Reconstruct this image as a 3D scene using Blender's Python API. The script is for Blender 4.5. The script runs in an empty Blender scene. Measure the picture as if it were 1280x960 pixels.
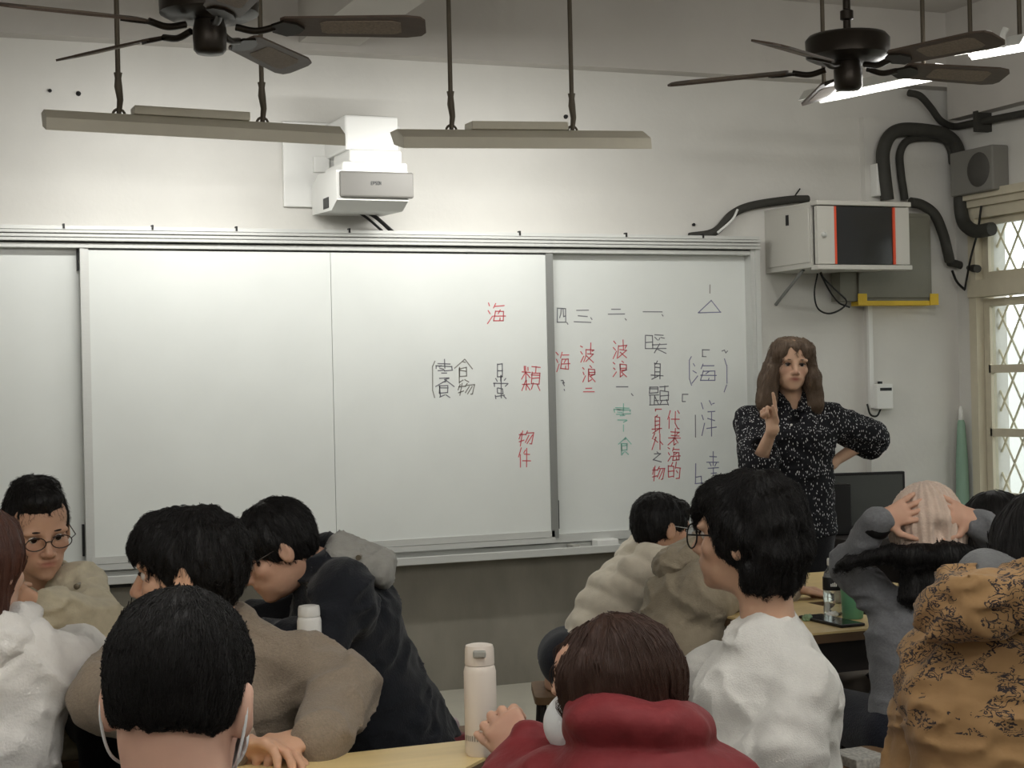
import bpy, bmesh, math, random
import numpy as np
from mathutils import Vector, Matrix

random.seed(7); RNG = np.random.default_rng(7)
scene = bpy.context.scene
C = scene.collection

# ------------------------------------------------------------------ camera
F_PX, YAW, PITCH, ROLL = 2070.0, math.radians(22.25), math.radians(0.1), math.radians(1.28)
CAM = np.array([0.0, 0.0, 1.44])
_F = np.array([math.sin(YAW)*math.cos(PITCH), math.cos(YAW)*math.cos(PITCH), math.sin(PITCH)])
_R0 = np.array([math.cos(YAW), -math.sin(YAW), 0.0]); _U0 = np.cross(_R0, _F)
_U = _U0*math.cos(ROLL) + _R0*math.sin(ROLL); _R = _R0*math.cos(ROLL) - _U0*math.sin(ROLL)
cam_d = bpy.data.cameras.new('camera'); cam = bpy.data.objects.new('camera', cam_d); C.objects.link(cam)
cam_d.sensor_width = 36.0; cam_d.lens = F_PX/1280*36.0; cam_d.clip_start = 0.05
M4 = Matrix.Identity(4)
for i in range(3):
    M4[i][0] = _R[i]; M4[i][1] = _U[i]; M4[i][2] = -_F[i]; M4[i][3] = CAM[i]
cam.matrix_world = M4
scene.camera = cam

def ray(px, py): return _F + _R*((px-640)/F_PX) + _U*((480-py)/F_PX)
def P(px, py, Z): return CAM + ray(px, py)*Z                      # point at optical depth Z (metres)
def onY(px, py, Y): d = ray(px, py); return CAM + d*((Y-CAM[1])/d[1])
def onX(px, py, X): d = ray(px, py); return CAM + d*((X-CAM[0])/d[0])
def onZ(px, py, z): d = ray(px, py); return CAM + d*((z-CAM[2])/d[2])

# ------------------------------------------------------------------ world, light, exposure
w = bpy.data.worlds.new('overcast_sky'); scene.world = w; w.use_nodes = True
bg = w.node_tree.nodes['Background']; bg.inputs[0].default_value = (0.93, 0.97, 1.0, 1); bg.inputs[1].default_value = 3.0
scene.view_settings.view_transform = 'Standard'; scene.view_settings.look = 'None'
scene.view_settings.exposure = 0.0; scene.view_settings.gamma = 1.0; scene.view_settings.use_curve_mapping = False
try:
    scene.cycles.use_denoising = True; scene.cycles.max_bounces = 8; scene.cycles.diffuse_bounces = 4
except Exception: pass
TUBE_W, ROOM_W, ROOM_COL = 9.0, 13.5, (1.0, 0.985, 0.945)

# ------------------------------------------------------------------ materials
def srgb(r, g, b):
    return tuple(((c/255)/12.92 if c/255 <= .04045 else ((c/255+.055)/1.055)**2.4) for c in (r, g, b))
MATS = {}
def mat(name, col, rough=.6, metal=0, noise=0, nscale=20, bump=0, bscale=60, stretch=(1,1,1), spec=.4, sheen=0, trans=0, emit=0, alpha=1, sss=0, attr=None):
    if name in MATS: return MATS[name]
    m = bpy.data.materials.new(name); m.use_nodes = True; nt = m.node_tree; b = nt.nodes['Principled BSDF']
    c = srgb(*col) + (1,)
    b.inputs['Base Color'].default_value = c; b.inputs['Roughness'].default_value = rough; b.inputs['Metallic'].default_value = metal
    b.inputs['Specular IOR Level'].default_value = spec
    if sheen: b.inputs['Sheen Weight'].default_value = sheen; b.inputs['Sheen Roughness'].default_value = .5
    if trans: b.inputs['Transmission Weight'].default_value = trans
    if sss: b.inputs['Subsurface Weight'].default_value = sss; b.inputs['Subsurface Radius'].default_value = (.012,.005,.003)
    if emit: b.inputs['Emission Color'].default_value = c; b.inputs['Emission Strength'].default_value = emit
    if alpha < 1: b.inputs['Alpha'].default_value = alpha
    if noise or bump or attr:
        tc = nt.nodes.new('ShaderNodeTexCoord'); mp = nt.nodes.new('ShaderNodeMapping'); mp.inputs['Scale'].default_value = stretch
        nt.links.new(tc.outputs['Object'], mp.inputs['Vector'])
    if attr:
        at = nt.nodes.new('ShaderNodeAttribute'); at.attribute_name = attr
    if noise or attr:
        mx = nt.nodes.new('ShaderNodeMix'); mx.data_type = 'RGBA'; mx.blend_type = 'MULTIPLY'; mx.inputs[0].default_value = 1
        if attr: nt.links.new(at.outputs['Color'], mx.inputs[6])
        else: mx.inputs[6].default_value = c
        n = nt.nodes.new('ShaderNodeTexNoise'); n.inputs['Scale'].default_value = nscale; n.inputs['Detail'].default_value = 5
        nt.links.new(mp.outputs[0], n.inputs['Vector'])
        r = nt.nodes.new('ShaderNodeMapRange'); r.inputs[1].default_value = .25; r.inputs[2].default_value = .75
        r.inputs[3].default_value = 1-noise; r.inputs[4].default_value = 1+noise*.5
        nt.links.new(n.outputs[0], r.inputs[0]); nt.links.new(r.outputs[0], mx.inputs[7]); nt.links.new(mx.outputs[2], b.inputs['Base Color'])
    if bump:
        n2 = nt.nodes.new('ShaderNodeTexNoise'); n2.inputs['Scale'].default_value = bscale; n2.inputs['Detail'].default_value = 4
        nt.links.new(mp.outputs[0], n2.inputs['Vector'])
        bp = nt.nodes.new('ShaderNodeBump'); bp.inputs['Strength'].default_value = bump; bp.inputs['Distance'].default_value = .01
        nt.links.new(n2.outputs[0], bp.inputs['Height']); nt.links.new(bp.outputs[0], b.inputs['Normal'])
    MATS[name] = m; return m

WALL = mat('wall_paint', (211,209,203), .75, noise=.05, nscale=3, bump=.12, bscale=35)
CEIL = mat('ceiling_paint', (196,192,186), .85, noise=.05, nscale=4, bump=.1, bscale=30)
DADO = mat('dado_cement', (136,131,120), .8, noise=.28, nscale=5, bump=.15, bscale=40, stretch=(1,1,.45))
FLOORM = mat('terrazzo_floor', (120,116,106), .55, noise=.18, nscale=40)
PLATM = mat('platform_paint', (178,174,160), .6, noise=.08, nscale=6)
ALU = mat('aluminium', (204,205,201), .38, metal=.25, noise=.04, nscale=30, stretch=(1,1,12))
ALUD = mat('aluminium_dark', (140,141,138), .42, metal=.3)
BOARD = mat('whiteboard_enamel', (222,225,221), .24, noise=.045, nscale=3.2, spec=.5)
BLACK = mat('black_plastic', (22,22,23), .45)
DARK = mat('dark_gap', (14,14,14), .9)
WHITEP = mat('white_plastic', (224,224,220), .4)
GREYP = mat('grey_plastic', (158,157,150), .45)
COVERM = mat('projector_cover', (108,106,101), .5)
HOOD = mat('lamp_hood_enamel', (206,200,184), .5, noise=.03)
RODM = mat('rod_steel', (96,88,76), .5, metal=.4, noise=.15)
FANM = mat('fan_bronze', (48,42,36), .35, metal=.6, noise=.15)
BLADE = mat('fan_blade_wood', (88,74,64), .5, noise=.2, nscale=12, stretch=(1,8,1))
CANE = mat('fan_cane_mesh', (138,124,110), .7, noise=.3, nscale=120)
RACK = mat('rack_enamel', (196,194,186), .45)
GLASSD = mat('smoked_glass', (34,36,38), .12, spec=.6)
REDE = mat('red_edge', (222,84,52), .5)
PANELM = mat('panel_box_paint', (122,120,108), .55, noise=.05)
YEL = mat('yellow_tape', (222,186,58), .6, noise=.08)
PIPE = mat('pipe_insulation', (58,57,52), .7, noise=.12)
FRAMEM = mat('window_cream_paint', (204,196,174), .5, noise=.05)
WOOD = mat('table_laminate', (222,196,140), .42, noise=.1, nscale=4, stretch=(1,9,1))
EDGE = mat('table_edge', (96,74,52), .6)
UNDER = mat('table_dark_steel', (48,42,40), .6)
PAPER = mat('paper_white', (236,236,234), .8)
CLEAR = mat('clear_plastic', (250,252,252), .05, trans=.95)
def ensure_glass():
    m = bpy.data.materials.new('window_glass'); m.use_nodes = True; nt = m.node_tree; nt.nodes.clear()
    o = nt.nodes.new('ShaderNodeOutputMaterial'); t = nt.nodes.new('ShaderNodeBsdfTransparent'); t.inputs[0].default_value = (.86,.88,.87,1)
    g = nt.nodes.new('ShaderNodeBsdfGlossy'); g.inputs['Roughness'].default_value = .05
    x = nt.nodes.new('ShaderNodeMixShader'); x.inputs[0].default_value = .07
    nt.links.new(t.outputs[0], x.inputs[1]); nt.links.new(g.outputs[0], x.inputs[2]); nt.links.new(x.outputs[0], o.inputs[0]); return m
WGLASS = ensure_glass()

# ------------------------------------------------------------------ mesh helpers
def link(o, parent=None):
    C.objects.link(o)
    if parent is not None: o.parent = parent
    return o
def tag(o, label=None, cat=None, group=None, kind=None):
    if label: o['label'] = label
    if cat: o['category'] = cat
    if group: o['group'] = group
    if kind: o['kind'] = kind
    return o
def empty(name, loc=(0,0,0), label=None, cat=None, group=None, rz=0):
    o = bpy.data.objects.new(name, None); o.empty_display_size = .05; link(o); o.location = tuple(float(v) for v in loc); o.rotation_euler = (0,0,rz)
    bpy.context.view_layer.update()
    return tag(o, label, cat, group)
class MB:
    """collects shapes (world or local coordinates) and links them as one mesh object"""
    def __init__(s): s.v = []; s.f = []; s.mi = []; s.smooth = []; s.cur = 0
    def add(s, vs, fs, smooth=False):
        n = len(s.v); s.v += [tuple(float(c) for c in v) for v in vs]
        for f in fs: s.f.append(tuple(i+n for i in f)); s.mi.append(s.cur); s.smooth.append(smooth)
        return s
    def box(s, lo, hi, bev=0, frame=None):
        lo, hi = np.minimum(np.array(lo, float), np.array(hi, float)), np.maximum(np.array(lo, float), np.array(hi, float))
        b = bmesh.new(); bmesh.ops.create_cube(b, size=1); c = (lo+hi)/2; d = hi-lo
        for v in b.verts: v.co = Vector((c[0]+v.co.x*d[0], c[1]+v.co.y*d[1], c[2]+v.co.z*d[2]))
        if bev: bmesh.ops.bevel(b, geom=b.edges[:], offset=bev, segments=2, affect='EDGES', profile=.5)
        vs = [np.array(v.co) for v in b.verts]
        if frame is not None: o, ax = frame; vs = [np.array(o)+ax[0]*v[0]+ax[1]*v[1]+ax[2]*v[2] for v in vs]
        b.verts.index_update(); s.add(vs, [[v.index for v in f.verts] for f in b.faces], False); b.free(); return s
    def tube(s, pts, r, n=10, caps=True, smooth=True, closed=False):
        pts = [np.array(p, float) for p in pts]; m = len(pts); rr = r if hasattr(r, '__len__') else [r]*m
        up = None; vs = []
        for i in range(m):
            a = pts[(i-1) % m] if (closed or i > 0) else pts[i]; c = pts[(i+1) % m] if (closed or i < m-1) else pts[i]
            t = c-a; t = t/(np.linalg.norm(t)+1e-12)
            if up is None: up = np.array([0,0,1.]) if abs(t[2]) < .9 else np.array([1.,0,0])
            x = up-t*up.dot(t); x /= np.linalg.norm(x)+1e-12; up = x; y = np.cross(t, x)
            for k in range(n):
                a_ = 2*math.pi*k/n; vs.append(pts[i]+(x*math.cos(a_)+y*math.sin(a_))*rr[i])
        fs = []
        for i in range(m if closed else m-1):
            j = (i+1) % m
            for k in range(n): fs.append((i*n+k, i*n+(k+1) % n, j*n+(k+1) % n, j*n+k))
        if caps and not closed: fs += [tuple(range(n))[::-1], tuple(range((m-1)*n, m*n))]
        return s.add(vs, fs, smooth)
    def lathe(s, prof, c=(0,0,0), n=28, axis=None, smooth=True):
        ax = axis if axis is not None else (np.array([1,0,0.]), np.array([0,1,0.]), np.array([0,0,1.]))
        c = np.array(c, float); vs = []; m = len(prof)
        for (r, z) in prof:
            for k in range(n): a = 2*math.pi*k/n; vs.append(c+ax[0]*(r*math.cos(a))+ax[1]*(r*math.sin(a))+ax[2]*z)
        fs = []
        for i in range(m-1):
            for k in range(n): fs.append((i*n+k, i*n+(k+1) % n, (i+1)*n+(k+1) % n, (i+1)*n+k))
        if prof[0][0] > 1e-5: fs.append(tuple(range(n))[::-1])
        if prof[-1][0] > 1e-5: fs.append(tuple(range((m-1)*n, m*n)))
        return s.add(vs, fs, smooth)
    def prism(s, poly, ext, smooth=False):
        """poly: list of 3-D points (planar), ext: extrusion vector"""
        n = len(poly); e = np.array(ext, float); vs = [np.array(p, float) for p in poly]; vs += [v+e for v in vs]
        fs = [tuple(range(n))[::-1], tuple(range(n, 2*n))] + [(i, (i+1) % n, (i+1) % n+n, i+n) for i in range(n)]
        return s.add(vs, fs, smooth)
    def build(s, name, m, parent=None, local=False, fixn=True):
        me = bpy.data.meshes.new(name); me.from_pydata(s.v, [], s.f)
        ms = m if isinstance(m, (list, tuple)) else [m]
        for x in ms: me.materials.append(x)
        me.polygons.foreach_set('use_smooth', s.smooth); me.polygons.foreach_set('material_index', s.mi)
        if fixn:
            b = bmesh.new(); b.from_mesh(me); bmesh.ops.recalc_face_normals(b, faces=b.faces); b.to_mesh(me); b.free()
        if any(s.smooth):
            try: me.set_sharp_from_angle(angle=math.radians(50))
            except Exception: pass
        o = bpy.data.objects.new(name, me); link(o, parent)
        if parent is not None and not local: o.matrix_parent_inverse = parent.matrix_world.inverted()
        return o
def copy_tree(o, parent=None):
    c = o.copy(); C.objects.link(c); c.parent = parent
    if parent is not None: c.matrix_parent_inverse = o.matrix_parent_inverse.copy()
    for ch in list(o.children): copy_tree(ch, c)
    return c
def part(name, m, parent, fn): mb = MB(); fn(mb); return mb.build(name, m, parent)
def bez(pts, n=8):
    """Catmull-Rom through points"""
    p = [np.array(q, float) for q in pts]; p = [2*p[0]-p[1]]+p+[2*p[-1]-p[-2]]; out = []
    for i in range(1, len(p)-2):
        for k in range(n):
            t = k/n; out.append(.5*((2*p[i])+(-p[i-1]+p[i+1])*t+(2*p[i-1]-5*p[i]+4*p[i+1]-p[i+2])*t*t+(-p[i-1]+3*p[i]-3*p[i+1]+p[i+2])*t**3))
    out.append(p[-2]); return out

# ------------------------------------------------------------------ the room
D = 7.0                                   # front wall
XR = float(onY(1193, 480, D)[0])          # right wall
XL, YB, ZC = -2.6, -2.6, 3.28
def struct(name, m, fn, parent=None, label=None, cat=None):
    mb = MB(); fn(mb); o = mb.build(name, m, parent)
    if parent is None: tag(o, label, cat, kind='structure')
    return o
struct('floor', FLOORM, lambda b: b.box((XL-.1,YB-.1,-.1), (XR+.1,D+.1,0)), label='grey terrazzo classroom floor under the tables', cat='floor')
struct('ceiling', CEIL, lambda b: b.box((XL-.1,YB-.1,ZC), (XR+.25,D+.1,ZC+.12)), label='pale grey painted ceiling above the fans', cat='ceiling')
struct('wall_front', WALL, lambda b: b.box((XL-.1,D,0), (XR+.25,D+.2,ZC)), label='white painted wall behind the whiteboard', cat='wall')
struct('wall_left', WALL, lambda b: b.box((XL-.15,YB,0), (XL,D,ZC)), label='white painted side wall opposite the windows', cat='wall')
struct('wall_back', WALL, lambda b: b.box((XL-.1,YB-.15,0), (XR+.1,YB,ZC)), label='white painted wall at the rear of the room', cat='wall')
zbeam = float(onY(640, 83, D)[2])
struct('ceiling_beam', CEIL, lambda b: b.box((XL,D-.1,zbeam), (XR,D,ZC)), label='shallow beam along the top of the front wall', cat='beam')
xb0, xb1 = float(onY(374, 73, D-.1)[0]), float(onY(449, 75, D-.1)[0])
struct('ceiling_beam', CEIL, lambda b: b.box((xb0,YB,zbeam+.03), (xb1,D-.1,ZC)), label='deep ceiling beam running from front wall to rear', cat='beam')
struct('trim_1', DADO, lambda b: b.box((XL,D-.012,0), (4.16,D,float(onY(400,705,D)[2]))), label='stained grey cement dado below the whiteboard', cat='dado')
struct('platform', PLATM, lambda b: b.box((XL,6.17,0), (XR,D-.012,.088)), label='low pale platform step along the front wall', cat='platform')
xp = float(onY(1083, 300, D-.04)[0])
struct('pilaster', WALL, lambda b: b.box((xp,D-.04,.088), (XR,D,float(onY(1100,150,D)[2]))), label='shallow white pilaster in the room corner', cat='pilaster')
# right wall: windows are cut out of it
wy1 = float(onX(1216, 480, XR)[1]); wz_t = float(onX(1216, 372, XR)[2]); wz_u0 = float(onX(1236, 349, XR)[2]); wz_u1 = float(onX(1236, 262, XR)[2])
WSILL, WW = .55, 1.55
wins = [(wy1-WW, wy1), (wy1-WW*2-.35, wy1-WW-.35), (wy1-WW*3-.7, wy1-WW*2-.7), (wy1-WW*4-1.05, wy1-WW*3-1.05)]
def rwall(b):
    top = wz_u1+.02
    b.box((XR,YB,0), (XR+.22,D,WSILL)); b.box((XR,YB,top), (XR+.22,D,ZC))
    ys = [D]+[v for a in wins for v in (a[1], a[0])]+[YB]
    for i in range(0, len(ys), 2): b.box((XR,ys[i+1],WSILL), (XR+.22,ys[i],top))
struct('wall_right', WALL, rwall, label='white painted side wall with tall cream windows', cat='wall')
zb2 = float(onX(1240, 141, XR)[2])
struct('ceiling_beam', CEIL, lambda b: b.box((XR-.08,YB,zb2), (XR,D-.1,ZC)), label='beam along the top of the window wall', cat='beam')
def window(i, y0, y1):
    root = empty('window_%d' % (i+1), (XR+.1, (y0+y1)/2, WSILL)); tag(root, kind='structure', label='cream framed window with diamond lattice in the side wall', cat='window', group='side wall windows')
    zt = wz_u1+.02
    def fr(b):
        t = .055
        b.box((XR-.012,y0,WSILL), (XR+.1,y0+t,zt)); b.box((XR-.012,y1-t,WSILL), (XR+.1,y1,zt))
        b.box((XR-.011,y0+t,WSILL+.0005), (XR+.099,y1-t,WSILL+t)); b.box((XR-.011,y0+t,zt-t), (XR+.099,y1-t,zt-.0005)); b.box((XR-.02,y0-.001,wz_t), (XR+.098,y1+.001,wz_u0))
    part('window_frame', FRAMEM, root, fr)
    for (a, c) in ((y0+.06, (y0+y1)/2-.01), ((y0+y1)/2+.01, y1-.06)):
        def sash(b):
            x0, x1, t = XR+.03, XR+.065, .045
            b.box((x0,a,WSILL+.06), (x1,a+t,wz_t-.01)); b.box((x0,c-t,WSILL+.06), (x1,c,wz_t-.01))
            h = wz_t-.07-WSILL; b.box((x0+.001,a+t,WSILL+.061), (x1-.001,c-t,WSILL+.1)); b.box((x0+.001,a+t,wz_t-.05), (x1-.001,c-t,wz_t-.011))
        s = part('window_sash', FRAMEM, root, sash)
        zz = [float(onX(1245, v, XR)[2]) for v in (461, 541, 621, 701)]
        for z in zz: part('glazing_bar', FRAMEM, s, lambda b: b.box((XR+.03,a+.03,z-.02), (XR+.06,c-.03,z+.02)))
        part('pane', WGLASS, s, lambda b: b.box((XR+.046,a+.04,WSILL+.09), (XR+.05,c-.04,wz_t-.04)))
        u = part('upper_sash', FRAMEM, root, lambda b: [b.box((XR+.03,a,wz_u0), (XR+.065,a+.045,zt-.05)), b.box((XR+.03,c-.045,wz_u0), (XR+.065,c,zt-.05)), b.box((XR+.031,a+.045,wz_u0), (XR+.064,c-.045,wz_u0+.04)), b.box((XR+.031,a+.045,zt-.09), (XR+.064,c-.045,zt-.05))])
        part('pane', WGLASS, u, lambda b: b.box((XR+.046,a+.04,wz_u0+.03), (XR+.05,c-.04,zt-.08)))
    def lat(b):                                    # diamond security lattice
        st = .13; h = zt-WSILL; x = XR+.17
        k = -int(h/st/1.6)-1
        while y0+k*st < y1:
            for sgn in (1, -1):
                pts = []
                ya, yb = y0+k*st, y0+k*st+h/1.6
                za, zb = (WSILL, zt) if sgn > 0 else (zt, WSILL)
                t0 = max(0, (y0-ya)/(yb-ya)); t1 = min(1, (y1-ya)/(yb-ya))
                if t1 > t0: b.tube([(x, ya+(yb-ya)*t0, za+(zb-za)*t0), (x, ya+(yb-ya)*t1, za+(zb-za)*t1)], .006, n=5)
            k += 1
    part('lattice', FRAMEM, root, lat)
    part('window_sill', FRAMEM, root, lambda b: b.box((XR-.04,y0-.03,WSILL-.03), (XR+.02,y1+.03,WSILL)))
    part('head_rail', FRAMEM, root, lambda b: [b.box((XR-.035,y0-.02,zt), (XR,y1,zt+.035)), b.box((XR-.06,y0-.02,zt+.035), (XR,y1,zt+.075))])
for i, (a, c) in enumerate(wins): window(i, a, c)
# neighbouring building seen as pale light through the glass
struct('exterior', mat('outside_render', (215,215,208), .9, noise=.06, nscale=2), lambda b: b.box((XR+5,-8,-.5), (XR+5.3,14,1.9)), label='pale wall outside beyond the windows', cat='wall')
struct('ground', mat('outside_ground', (150,150,142), .9, noise=.1), lambda b: b.box((XR+.3,-8,-.6), (XR+5,14,-.5)), label='pale ground outside below the windows', cat='ground')
# ------------------------------------------------------------------ whiteboard
def zl(y0, s, px=400, Y=D): return float(onY(px, y0+s*px, Y)[2])
z_tt, z_tb, z_sb = zl(284, .0145), zl(303.3, .0108), zl(310.8, .0108)
z_pb, z_yb = zl(718.3, -.0605), zl(736, -.064)
XB0, XB1 = -.35, float(onY(945, 400, D-.05)[0])
wb = empty('sliding_whiteboard', ((XB0+XB1)/2, D-.03, z_yb), 'long aluminium framed sliding whiteboard with red and black handwriting', 'whiteboard')
def track(b):
    b.box((XB0,D-.1,z_tt-.015), (XB1,D,z_tt)); h = (z_tt-.015-z_tb)/3
    for k in range(3): b.box((XB0,D-.112+.006*(k % 2),z_tb+h*k), (XB1,D-.02,z_tb+h*k+h*.82), .002)
    b.box((XB0,D-.085,z_sb), (XB1-.02,D-.02,z_tb-.006), .002)
part('top_track', ALU, wb, track)
for k, px in enumerate((80, 191, 296, 437, 650, 783, 879)):
    p = onY(px, 300, D-.1); part('track_clip', BLACK, wb, lambda b: b.box((p[0]-.004,D-.104,z_tt-.012), (p[0]+.004,D-.08,z_tt+.008)))
part('side_post', ALU, wb, lambda b: [b.box((XB1-.045,D-.09,z_yb), (XB1-.025,D,z_tb)), b.box((XB1-.025,D-.1,z_yb), (XB1,D,z_tb))])
part('side_post', ALU, wb, lambda b: b.box((XB0,D-.1,z_yb), (XB0+.05,D,z_tb)))
X1, X2 = float(onY(103, 500, D-.06)[0]), float(onY(693, 500, D-.06)[0])
fixed_r = part('fixed_panel', BOARD, wb, lambda b: b.box((X2-.4,D-.03,z_pb-.01), (XB1-.045,D-.015,z_sb)))
fixed_l = part('fixed_panel', BOARD, wb, lambda b: b.box((XB0+.05,D-.03,z_pb-.01), (X1+.4,D-.015,z_sb)))
XM = float(onY(415.5, 480, D-.06)[0])
FT = .035; YS0, YS1 = D-.078, D-.05
slide_l = part('sliding_panel', BOARD, wb, lambda b: b.box((X1+FT,YS0+.006,z_pb+.05), (XM-.0012,YS1,z_sb-.008)))
slide_r = part('sliding_panel', BOARD, wb, lambda b: b.box((XM+.0012,YS0+.006,z_pb+.05), (X2-FT,YS1,z_sb-.008)))
part('panel_stile', ALU, wb, lambda b: [b.box((X1,YS0,z_pb+.02), (X1+FT*.5,YS1,z_sb)), b.box((X1+FT*.5,YS0+.003,z_pb+.02), (X1+FT,YS1,z_sb))])
part('panel_stile', ALUD, wb, lambda b: b.box((X2-FT,YS0,z_pb+.02), (X2,YS1,z_sb)))
part('panel_rail', ALU, wb, lambda b: [b.box((X1+.02,YS0,z_pb+.026), (X2-.02,YS1,z_pb+.055)), b.box((X1+.02,YS0-.006,z_pb), (X2-.02,YS1,z_pb+.024))])
part('fixed_panel_rail', ALU, wb, lambda b: b.box((XB0+.05,D-.045,z_pb-.005), (XB1-.04,D-.03,z_pb+.035)))
for x in (X1-.006, X2+.012): part('bumper', BLACK, wb, lambda b: b.box((x-.004,D-.05,z_pb+.06), (x+.004,D-.03,z_pb+.19)))
part('bumper', BLACK, wb, lambda b: b.box((X1-.008,D-.05,z_sb-.09), (X1-.001,D-.03,z_sb)))
part('marker_tray', ALU, wb, lambda b: [b.box((XB0,D-.115,z_yb), (XB1,D-.012,z_yb+.014)), b.box((XB0,D-.12,z_yb), (XB1,D-.108,z_yb+.035), .003), b.box((XB0,D-.03,z_yb), (XB1,D-.012,z_pb-.005))])
glare = onY(428, 320, D-.08)
# handwriting: each character is a set of pen strokes on a 10 x 10 grid
CH = {'海':'0112 0415 0926 4133 4282 4438888444 3696 6455 6768','波':'0112 0415 0926 338374 333629 6065 458539 4689','浪':'0112 0415 0926 5061 4282854542 4484 424968 8556 5689',
'一':'0595','二':'2373 0797','三':'1282 2575 0898','四':'1181881811 414436 616585','類':'0343 2126 2305 2345 1112 3132 0747 2629 2609 2749 5191 7173 5393975753 5494 5595 6759 8799',
'食':'5104 5194 4252 2464672724 2565 2429 2948 5879','物':'1205 0343 2119 0736 5143 52928878 6347 8358','件':'2004 1319 5142 4383 3696 6069','日':'2171792921 2575',
'常':'5052 2132 8172 1413 1393 9384 3565673735 2829 2878 7889 5059','暖':'0131370701 0434 4181 4253 6263 8272 3595 3797 6549 5799','身':'5041 3171 3138 7179 3373 3575 0797 7719',
'題':'0141440401 0242 0545 2549 2529 2747 0509 0999 5191 7173 5393975753 5595 6759 8799','代':'2004 1319 3494 60668999 8091','表':'5055 2282 2484 0595 5509 5578 4549 4968 8263',
'的':'3022 0242 4248 4808 0802 0545 6053 6393 9389 8969 6576','外':'3013 3242 4219 2355 7079 7496','之':'5061 2282 8217 1799','洋':'0112 0415 0926 5061 8171 4383 4585 3797 6369',
'零':'1282 5054 0393 0304 9394 2333 2444 5515 5595 3666 2878 7859','幸':'5055 2272 0494 2435 7465 1696 3878 5659','?':'1131533355 5859','△':'5009 0999 9950','「':'9020 2024','b':'2029 2676798929','C':'9010 1018 1858','(':'6031 3137 3769','|':'5059','、':'3377','~':'0442 4268 6894','」':'8189 8949',')':'3062 6267 6739'}
RED, INK, PUR, TEAL, OLIVE = mat('marker_red', (206,96,102), .6), mat('marker_black', (122,122,128), .6), mat('marker_violet', (128,128,156), .6), mat('marker_teal', (140,196,180), .6), mat('marker_grey', (134,132,126), .6)
def write(ch, px, py, wpx, hpx, m, panel, wid=1.35):
    Yp = (YS0+.006 if panel in (slide_l, slide_r) else D-.03)-.0008
    mb = MB(); rs = random.Random(hash((px, py)) % 9999)
    for st in CH[ch].split():
        pts = []
        for i in range(0, len(st)-1, 2):
            gx, gy = int(st[i])+rs.uniform(-.3,.3), int(st[i+1])+rs.uniform(-.3,.3)
            pts.append(onY(px+(gx-4.5)/9*wpx, py+(gy-4.5)/9*hpx, Yp))
        for a, c in zip(pts[:-1], pts[1:]):
            d = c-a; n = np.linalg.norm(d)
            if n < 1e-4: continue
            d = d/n; nr = np.array([-d[2], 0, d[0]])*(wid/2/280); e = d*(wid/2/280)
            mb.add([a-e-nr, c+e-nr, c+e+nr, a-e+nr], [(0,1,2,3)])
    o = mb.build('handwritten_character', m, panel); return o
for a in [('海',621,390,22,28,RED,slide_r),('類',663.5,471,22,32,RED,slide_r),('物',658,547,18,20,RED,slide_r),('件',656,572,15,24,RED,slide_r),('日',625,462,11,18,INK,slide_r),('常',625,484,19,28,INK,slide_r),
 ('食',580,462,22,32,OLIVE,slide_r),('物',583,486,20,17,OLIVE,slide_r),('零',555,462,20,26,INK,slide_r),('食',556,484,22,24,INK,slide_r),('(',542,474,8,44,OLIVE,slide_r)]: write(*a)
for a in [('四',702,394,13,22,INK,fixed_r),('、',709,404,3,4,INK,fixed_r),('三',728,394,20,22,INK,fixed_r),('、',739,398,3,4,INK,fixed_r),('二',770,389,20,14,INK,fixed_r),('、',782,399,3,4,INK,fixed_r),('一',816,389,24,10,INK,fixed_r),('、',828,394,3,4,INK,fixed_r),
 ('△',887,383,27,15,PUR,fixed_r),('海',704,451,17,26,RED,fixed_r),('?',705,481,8,14,INK,fixed_r),('波',735,441,18,23,RED,fixed_r),('浪',737,467,17,20,RED,fixed_r),('二',736,487,13,10,RED,fixed_r),
 ('波',776,436,18,23,RED,fixed_r),('浪',776,461,18,20,RED,fixed_r),('一',778,483,14,8,INK,fixed_r),('、',790,493,4,5,INK,fixed_r),('暖',820,429,25,25,INK,fixed_r),('身',821,463,15,22,INK,fixed_r),('題',824,493,23,25,INK,fixed_r),
 ('零',778,516,20,23,TEAL,fixed_r),('|',779,535,4,8,TEAL,fixed_r),('食',781,556,15,24,TEAL,fixed_r),('「',822,514,9,5,RED,fixed_r),('身',821,530,12,22,RED,fixed_r),('外',821,552,14,20,RED,fixed_r),('之',821,571,11,13,INK,fixed_r),('物',823,591,15,20,RED,fixed_r),
 ('代',842,525,14,22,RED,fixed_r),('表',843,546,15,20,RED,fixed_r),('海',843,567,15,20,RED,fixed_r),('的',843,588,15,20,RED,fixed_r),('C',882,442,10,10,INK,fixed_r),('(',863,464,8,34,PUR,fixed_r),('海',881,465,30,26,PUR,fixed_r),(')',907,469,9,40,PUR,fixed_r),('~',906,439,7,5,INK,fixed_r),
 ('C',856,498,8,10,INK,fixed_r),('|',869,533,6,28,INK,fixed_r),('洋',886,522,18,44,PUR,fixed_r),('幸',891,580,15,30,PUR,fixed_r),('b',873,592,13,24,PUR,fixed_r),('|',887,361,8,10,OLIVE,fixed_r),('」',872,625,10,30,INK,fixed_r)]: write(*a)
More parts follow.
